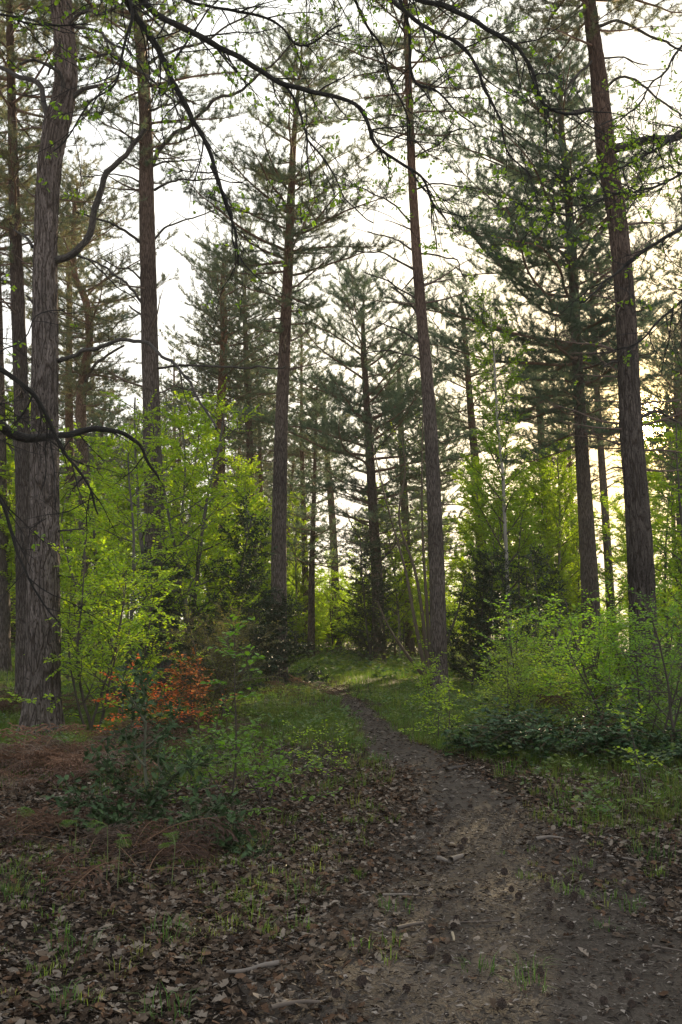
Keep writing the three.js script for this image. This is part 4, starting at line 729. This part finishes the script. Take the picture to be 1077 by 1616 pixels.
bracken('brown dead bracken on the top of the bramble mound', foot(915, 1165), 36, 0.5, 0.7, 96, BROWN);
bracken('brown bracken tuft left of the footpath near the slender pine', foot(470, 1098), 26, 0.7, 0.35, 97, BROWN);
bracken('brown dead bracken behind the bracken tuft, under the copper bush', foot(270, 1160), 60, 1.0, 0.3, 98, BROWN);
[[168, 1392, 0.34], [186, 1405, 0.3], [118, 1372, 0.3], [270, 1400, 0.26], [304, 1310, 0.34], [22, 1330, 0.25]].forEach(([x, y, h], i) => {
  const p = foot(x, y), t = thing('young_fern', ['young fern shoot below the foreground holly, nearest the middle', 'thin fern shoot just right of the middle shoot below the holly', 'young fern shoot left of the foreground holly', 'small fern shoot under the right side of the foreground holly', 'green fern frond between the holly and the slim sapling', 'green fern shoot at the left edge by flattened bracken'][i], 'fern', p), W = wood(p), N = new Geo(p), R = RNG(600 + i);
  const q = wander(p, V(R.s() * 0.1, 1, 0), h, 4, 0.04, 0, R); tube(W, q, radii(0.003, 0.002, 5), 4, { col: () => [0.1, 0.13, 0.04] });
  for (let k = 0; k < 2; k++) frond(W, N, q[4], V(R.s() * 1.2, 0.7, R.s() * 1.2), R.r(0.07, 0.13), -0.16, [0.1, 0.19, 0.02], R, true);
  W.build('stalk', M.wood, t); N.build('foliage', M.leaf, t);
});
// ------------------------------------------------------------------ the hollies in the foreground, with spiny glossy leaves
{
  const make = (label, p, rows, d, seed, L, nt) => {
    const t = thing('foreground_holly', label, 'holly', p), N = new Geo(p), R = RNG(seed);
    for (const [px, w0, dz] of rows) {
      const W = wood(p), [q, rr] = spline(px.map(([x, y], i) => [at(x, y, d + dz * i / (px.length - 1)), lerp(w0, 2, i / (px.length - 1)) / 2 * d / F]), 0.06);
      tube(W, q, rr, 7, { col: () => [0.055, 0.06, 0.035], cap: true });
      for (let i = 0; i < q.length * nt * (px[px.length - 1][1] < 1200 ? 0.7 : 1.3); i++) {
        const k = clamp(Math.floor(R.r(0.28, 1) * q.length), 1, q.length - 2), D = q[k + 1].clone().sub(q[k]).normalize().multiplyScalar(0.8).add(R.v()).normalize(), pth = wander(q[k], D, R.r(0.1, 0.3), 4, 0.15, 0.03, R);
        tube(W, pth, radii(0.003, 0.0015, 5), 4, { col: () => [0.05, 0.07, 0.03] });
        leavesOn(N, pth, { n: 7, L, w: 0.62, c: [0.024, 0.052, 0.018], c2: [0.05, 0.09, 0.03], kind: 2, mess: 0.9, hang: 0 }, R);
      }
      W.build('stem', M.wood, t);
    }
    N.build('leaves', M.holly, t);
  };
  make('spindly foreground holly with dark glossy leaves standing in flattened bracken', foot(243, 1345, 7.6), [
    [[[243, 1345], [243, 1300], [246, 1262], [262, 1240], [285, 1218], [320, 1205]], 10, -0.3], [[[243, 1300], [225, 1285], [200, 1282], [170, 1278], [140, 1270], [105, 1258]], 6, -0.4], [[[246, 1265], [228, 1255], [205, 1245], [180, 1225], [160, 1205]], 5, 0.2], [[[244, 1330], [222, 1310], [200, 1300], [150, 1310]], 5, -0.5],
    [[[232, 1240], [228, 1200], [230, 1150], [228, 1100], [222, 1060]], 6, 0.5], [[[230, 1210], [205, 1180], [195, 1150]], 4, 0.4], [[[231, 1180], [255, 1160], [275, 1140]], 4, -0.3], [[[262, 1240], [250, 1200], [258, 1170]], 4, 0.3], [[[229, 1140], [212, 1110], [200, 1090]], 4, 0]], 7.6, 101, 0.056, 1.7);
  make('low bluish-green holly spray on the leaf litter right of the spindly holly', foot(345, 1375, 6.8), [
    [[[345, 1372], [330, 1340], [318, 1300], [300, 1290]], 5, 0.3], [[[345, 1372], [352, 1350], [362, 1330], [380, 1322]], 5, -0.1], [[[345, 1374], [370, 1362], [400, 1358], [430, 1375], [470, 1385]], 5, -0.2], [[[346, 1376], [372, 1385], [405, 1392], [440, 1400]], 4, -0.3], [[[318, 1305], [332, 1280], [345, 1268]], 4, 0.1]], 6.8, 102, 0.052, 2);
}
// a few green tufts of grass that stand alone
[[1046, 1358, 1.5, 'tall bright grass tuft at the right edge of the footpath'], [752, 1537, 0.55, 'small bright grass tuft on the bare path, lower middle'], [830, 1532, 0.5, 'flat grass tuft right of the small bright tuft on the path'], [828, 1562, 0.6, 'wide grass tuft on the path close to the bottom edge'], [624, 1441, 0.7, 'grass tuft on the left margin of the footpath'], [996, 1433, 0.45, 'tiny grass tuft on the right half of the path'], [474, 1418, 0.9, 'grass tuft just right of the bluish holly spray'], [268, 1605, 0.8, 'grass tuft in leaf litter at the bottom left'], [114, 1500, 0.8, 'upright grass blades in the leaf litter, left'], [262, 1478, 0.8, 'grass tuft in leaf litter below the spindly holly'], [8, 1416, 0.9, 'green tuft at the left edge of the leaf litter'], [104, 1590, 0.7, 'thin grass tuft near the bottom left corner'], [950, 1470, 0.4, 'small grass sprig among the cones on the path']].forEach(([x, y, s, label], i) => {
  const p = foot(x, y), g = tussock(800 + i, 40, 0.16 * s + 0.03, 0.11 * s + 0.02, 0.0024); g.o = V();
  const t = thing('grass_tuft', label, 'grass', p); const c = g.C.a; for (let k = 0; k < g.count; k++) { c[k * 3] *= 0.06; c[k * 3 + 1] *= 0.13; c[k * 3 + 2] *= 0.02; }
  t.add(tag(Object.assign(new THREE.Mesh(g.geometry(), M.grass), { name: 'blades' })));
});
// ------------------------------------------------------------------ cones and fallen sticks
{
  const W = new Geo(V(), false), R = RNG(5); // a cone: spiral of thick scales on an egg-shaped core
  for (let i = 0; i < 46; i++) {
    const t = (i + 0.5) / 46, a = i * 2.4, r = 0.016 * Math.sin(Math.PI * (0.12 + 0.82 * t)) , y = t * 0.05, o = V(Math.cos(a), 0, Math.sin(a)), s = V(-o.z, 0, o.x), c = mul3([0.045, 0.03, 0.022], R.r(0.6, 1.4));
    const b = V(o.x * r * 0.4, y, o.z * r * 0.4), m = V(o.x * r, y + 0.003, o.z * r), e = V(o.x * r * 1.25, y + 0.007 * (t < 0.8 ? 1 : 0.6), o.z * r * 1.25), A = W.v(b, c), B = W.v(m.clone().addScaledVector(s, 0.007), c), C = W.v(m.clone().addScaledVector(s, -0.007), c), D = W.v(e, c), E = W.v(e.clone().add(V(0, -0.006, 0)), c);
    W.t(A, B, D); W.t(A, D, C); W.t(B, E, D); W.t(C, D, E); W.t(A, E, B); W.t(A, C, E);
  }
  const geo = W.geometry(), mat = new THREE.MeshStandardMaterial({ name: 'pine cone', vertexColors: true, roughness: 0.8, side: THREE.DoubleSide });
  const spots = [[894, 1401], [862, 1408], [903, 1426], [904, 1421], [819, 1422], [809, 1412], [798, 1386], [689, 1432], [721, 1460], [624, 1462], [683, 1478], [680, 1513], [706, 1521], [571, 1562], [642, 1569], [793, 1601], [854, 1551], [979, 1571], [1014, 1518], [1012, 1466], [965, 1472], [887, 1456], [899, 1466], [1038, 1433], [704, 1278], [742, 1276], [694, 1302], [714, 1313], [727, 1346], [692, 1321], [732, 1335], [952, 1593], [995, 1596], [989, 1548], [924, 1386], [953, 1360], [989, 1411], [1027, 1458], [365, 1491], [435, 1508], [271, 1526], [472, 1543], [496, 1562], [530, 1581], [295, 1568], [183, 1501], [716, 1468], [868, 1444], [735, 1335], [970, 1368]];
  spots.forEach(([x, y], i) => { const p = foot(x, y); p.y += 0.045; const m = new THREE.Mesh(geo, mat); m.name = numbered('pine_cone'); m.position.copy(p); m.rotation.set(1.2 + R.s() * 0.5, R() * 6.28, R.s() * 0.4); m.scale.setScalar(R.r(0.85, 1.2)); tag(m, 'small dark pine cone lying on the ground', 'pine cone', 'pine cones scattered on the ground'); scene.add(m); });
  const stick = (label, d, w, col, side = []) => {
    const R2 = RNG(d[0][0]), pts = d.map(([x, y]) => { const p = foot(x, y); p.y += 0.03 + 0.006 * w / 2; return p; }), k = -pts[0].z / F, t = thing('fallen_stick', label, 'stick', pts[0]), g = wood(pts[0]);
    const [q, rr] = spline(pts.map((p, i) => [p, w / 2 * k * (1 - 0.35 * i / (pts.length - 1))]), 0.03); tube(g, q, rr, 8, { col: (a) => mul3(col, 0.75 + 0.6 * Math.abs(nz(a.x * 20, a.y * 20, a.z * 20))), cap: true, disp: (ca, sa, al, r) => r * 0.3 * nz(ca * 1.3 + w, al * 12, sa * 1.3) });
    g.build('stem', M.wood, t);
    for (const s of side) { const P = s.map(([x, y]) => { const p = foot(x, y); p.y += 0.035; return p; }), h = wood(pts[0]), [a, b] = spline(P.map((p, i) => [p, w * 0.36 * k * (1 - 0.4 * i / (P.length - 1))]), 0.03); tube(h, a, b, 7, { col: () => mul3(col, 0.9), cap: true }); h.build('side_branch', M.wood, t); }
  };
  const PALE = [0.15, 0.128, 0.108], MID = [0.1, 0.08, 0.064], DK = [0.05, 0.04, 0.034];
  stick('pale forked stick on the leaf litter near the bottom', [[440, 1534], [415, 1538], [385, 1546], [358, 1545]], 8, PALE, [[[412, 1539], [400, 1548], [392, 1554]]]);
  stick('grey curved stick at the bottom edge', [[428, 1606], [455, 1600], [480, 1597], [506, 1598]], 8, MID);
  stick('short thick stick piece on the left margin of the footpath', [[712, 1367], [722, 1363], [730, 1360]], 9, PALE);
  stick('second short stick piece left of the thick one', [[690, 1364], [698, 1365], [706, 1369]], 8, PALE);
  stick('straight grey stick lying across the path, middle', [[604, 1420], [640, 1419], [668, 1421]], 4, PALE);
  stick('brown stick on the path below the straight grey stick', [[626, 1476], [648, 1471], [668, 1467]], 7, MID);
  stick('long thin stick on the right side of the path', [[955, 1357], [985, 1360], [1006, 1362]], 4, PALE);
  stick('small pale wood splinter pointing up the path', [[714, 1482], [716, 1488], [717, 1494]], 5, [0.3, 0.25, 0.17]);
  stick('piece of pale bark lying where the path widens', [[846, 1331], [868, 1328], [890, 1331]], 6, PALE, [[[884, 1333], [889, 1338], [892, 1342]]]);
  stick('dark stick at the bend on the right margin of the footpath', [[706, 1220], [722, 1216], [738, 1213]], 6, DK);
  stick('dark crooked stick on the brown litter, far left', [[34, 1298], [62, 1288], [90, 1278]], 5, DK);
  stick('long thin twig crossing the lower path', [[720, 1462], [760, 1462], [790, 1460]], 3, MID);
  stick('thin dark stick at the right bottom', [[1030, 1502], [1055, 1506], [1080, 1511]], 4, MID);
}
// ------------------------------------------------------------------ oaks that reach in from outside the picture
function oakLimbs(name, label, base, H, r0, join, limbs, seed, o) {
  const R = RNG(seed), t = thing(name, label, 'oak', base), top = base.clone().add(V(0, H, 0)), g = wood(base);
  const [P, Rr] = spline([[base.clone().add(V(0, -0.2, 0)), r0 * 1.3], [base.clone().lerp(top, 0.2), r0], [base.clone().lerp(top, 0.6).add(V(0.15, 0, -0.1)), r0 * 0.8], [join, r0 * 0.66], [top, r0 * 0.3]], 0.12);
  tube(g, P, Rr, 32, { col: (q) => mul3([0.075, 0.07, 0.055], 0.9 + 0.3 * fbm(q.x, q.y, q.z)), tile: 0.6, disp: trunkDisp(0.03, seed) }); g.build('trunk', M.mossy, t);
  const N = new Geo(base), LF = { n: 3, L: 0.036, w: 0.6, kind: 3, cluster: 3, c: [0.26, 0.38, 0.015], c2: [0.17, 0.32, 0.015], mess: 0.8, hang: 0.1 }, dark = o?.col ?? [0.032, 0.03, 0.024];
  for (const [px, w0, w1, d0, d1, kids = 1, leaves = 1, from] of limbs) {
    const W = wood(base), n = px.length, rows = px.map(([x, y], i) => { const d = lerp(d0, d1, i / (n - 1)); return [at(x, y, d), lerp(w0, w1, i / (n - 1)) / 2 * d / F]; });
    if (from !== false) { const a = rows[0], D = a[0].clone().sub(rows[1][0]).normalize(); rows.unshift([join.clone(), Math.max(a[1] * 2, 0.05)], [join.clone().lerp(a[0], 0.55).add(V(0, 0.35, 0)).addScaledVector(D, 0.2), a[1] * 1.35]); }
    const [q, rr, L] = spline(rows, 0.05); kink(q, 0.022, seed + px[1][0]);
    tube(W, q, rr, 9, { col: (a) => mul3(dark, 0.8 + 0.7 * Math.abs(nz(a.x * 9, a.y * 9, a.z * 9))), cap: true, tile: 0.3, disp: (ca, sa, al, r) => r * 0.3 * nz(ca * 1.4, al * 9, sa * 1.4 + seed) });
    const start = from === false ? 0.1 : 0.35;
    const twig = (p, D, len, r, lv) => {
      const pth = wander(p, D, len, Math.max(4, Math.round(len / 0.09)), 0.22, -0.012, R), m = pth.length - 1; tube(W, pth, radii(r, 0.0016, m + 1), lv ? 3 : 5, { col: () => dark });
      if (lv < 2) for (let i = 0; i < len * (lv ? 7 : 6); i++) { const k = clamp(Math.floor(R.r(0.2, 1) * m), 1, m - 1); twig(pth[k], pth[k + 1].clone().sub(pth[k]).normalize().multiplyScalar(0.8).add(R.v()).normalize(), len * R.r(0.2, 0.45), r * 0.5, lv + 1); }
      if (R() < (lv === 2 ? 0.16 : 0.26) * leaves) leavesOn(N, pth.slice(-3), { ...LF, n: lv ? 1 : 2 }, R);
    };
    for (let i = 0; i < L * 7 * kids; i++) { const k = clamp(Math.floor(R.r(start, 1) * q.length), 1, q.length - 2); twig(q[k], q[k + 1].clone().sub(q[k]).normalize().multiplyScalar(0.7).add(R.v().multiplyScalar(0.9)).add(V(0, -0.15, 0)).normalize(), R.r(0.25, 0.75), Math.min(0.007, rr[k] * 0.6), 0); }
    W.build('limb', M.mossy, t);
  }
  N.build('leaves', M.leaf, t);
  return t;
}
{
  const b = V(-4.6, 0, -4.2); b.y = gy(b.x, b.z);
  oakLimbs('oak_tree', 'overhanging oak whose dark limbs and budding twigs reach across the top', b, 11, 0.34, V(-4.4, 6.3, -4.4), [
    [[[178, -70], [192, -10], [202, 8], [228, 45], [262, 105], [300, 182], [330, 235], [350, 300], [368, 370], [376, 420]], 15, 3, 6.6, 7.2, 1],
    [[[196, -60], [216, -10], [260, 25], [320, 62], [380, 90], [430, 125], [480, 138], [537, 160], [572, 180], [592, 225], [627, 255], [665, 282], [674, 312], [704, 347]], 12, 3, 6.4, 7.4, 1],
    [[[446, 130], [465, 158], [480, 210], [489, 252], [491, 295]], 5, 2, 6.95, 7, 1, 1, false], [[[487, 222], [512, 252], [528, 280], [540, 305], [590, 352]], 3.5, 2, 7, 7, 0.7, 1, false],
    [[[188, -40], [206, 14], [200, 50], [193, 76], [186, 120], [178, 136], [150, 160], [108, 210], [85, 238]], 6, 2, 6.2, 6.2, 1], [[[350, 300], [345, 280], [330, 260], [360, 330], [372, 390], [400, 430], [440, 460]], 4, 2, 7.2, 7, 0.8, 1, false],
    [[[266, 110], [300, 60], [330, 20], [350, -10]], 4, 2, 6.9, 7.2, 1, 1, false], [[[240, -60], [290, 2], [340, 12], [395, 22], [440, 42], [470, 70], [540, 40]], 6, 3, 7.4, 8, 1], [[[430, -90], [500, -30], [557, 2], [582, 45], [602, 70], [617, 125], [640, 180], [650, 230]], 6, 2, 7.6, 8, 0.9],
    [[[540, -110], [600, -50], [632, 2], [645, 65], [657, 130], [690, 147], [717, 175], [752, 200]], 8, 2, 7.4, 7.8, 0.8], [[[560, -130], [620, -40], [662, 0], [712, 12], [762, 40], [807, 65], [837, 100], [862, 165], [890, 178], [932, 174]], 11, 4, 7.2, 7.6, 1.1], [[[560, -100], [600, -30], [627, 10], [667, 40], [727, 70], [752, 100], [767, 145], [792, 200], [800, 240], [840, 280]], 9, 2.5, 7.0, 7.2, 1.1],
    [[[-60, 650], [0, 672], [25, 685], [75, 690], [105, 684], [165, 676], [205, 690], [230, 725], [252, 758]], 18, 3, 7.5, 8.5, 0.8, 0.5], [[[-50, 545], [0, 585], [50, 625], [85, 676], [112, 726], [145, 770], [155, 812]], 10, 2.5, 7, 7.4, 0.8, 0.4], [[[-30, 755], [0, 790], [20, 830], [32, 880], [52, 922], [80, 960], [97, 987]], 6, 2, 6, 6.2, 0.7, 0.4], [[[-40, 600], [0, 560], [30, 548], [60, 500], [100, 490]], 3, 1.5, 6, 6.4, 0.4, 0.4], [[[-40, 15], [10, 22], [60, 40], [110, 42], [150, 40]], 4, 2, 6.4, 6.6, 1.4, 1.6],
  ], 201);
  const c = V(6.4, 0, -9); c.y = gy(c.x, c.z);
  oakLimbs('oak_tree', 'oak reaching in from the right edge, fresh leaf clusters before the massive pine', c, 11, 0.32, V(6.2, 5.6, -9.1), [
    [[[1110, 345], [1077, 360], [1035, 385], [985, 418], [945, 452], [915, 478]], 8, 2.5, 9.5, 9, 0.9, 0.5], [[[1110, 455], [1077, 475], [1037, 510], [1002, 540], [970, 552]], 6, 2, 9.2, 9, 1.6, 0.3],
    [[[1120, 250], [1060, 280], [1010, 300], [960, 310], [920, 330], [885, 335], [850, 330]], 5, 2, 9, 7.6, 1.6, 1.6], [[[1110, 190], [1040, 230], [990, 260], [940, 270], [900, 285], [860, 270]], 5, 2, 9, 7.6, 1.5, 1.6], [[[1100, 60], [1050, 110], [1010, 160], [975, 190], [950, 195]], 4, 2, 9, 8, 1.2, 1.4],
  ], 202, { col: [0.05, 0.046, 0.04] });
}
console.log('triangles', TRIANGLES, 'tufts', TUFTS);
scene.traverse((o) => { if (o.isMesh) o.castShadow = o.receiveShadow = true; });
renderer.render(scene, camera);
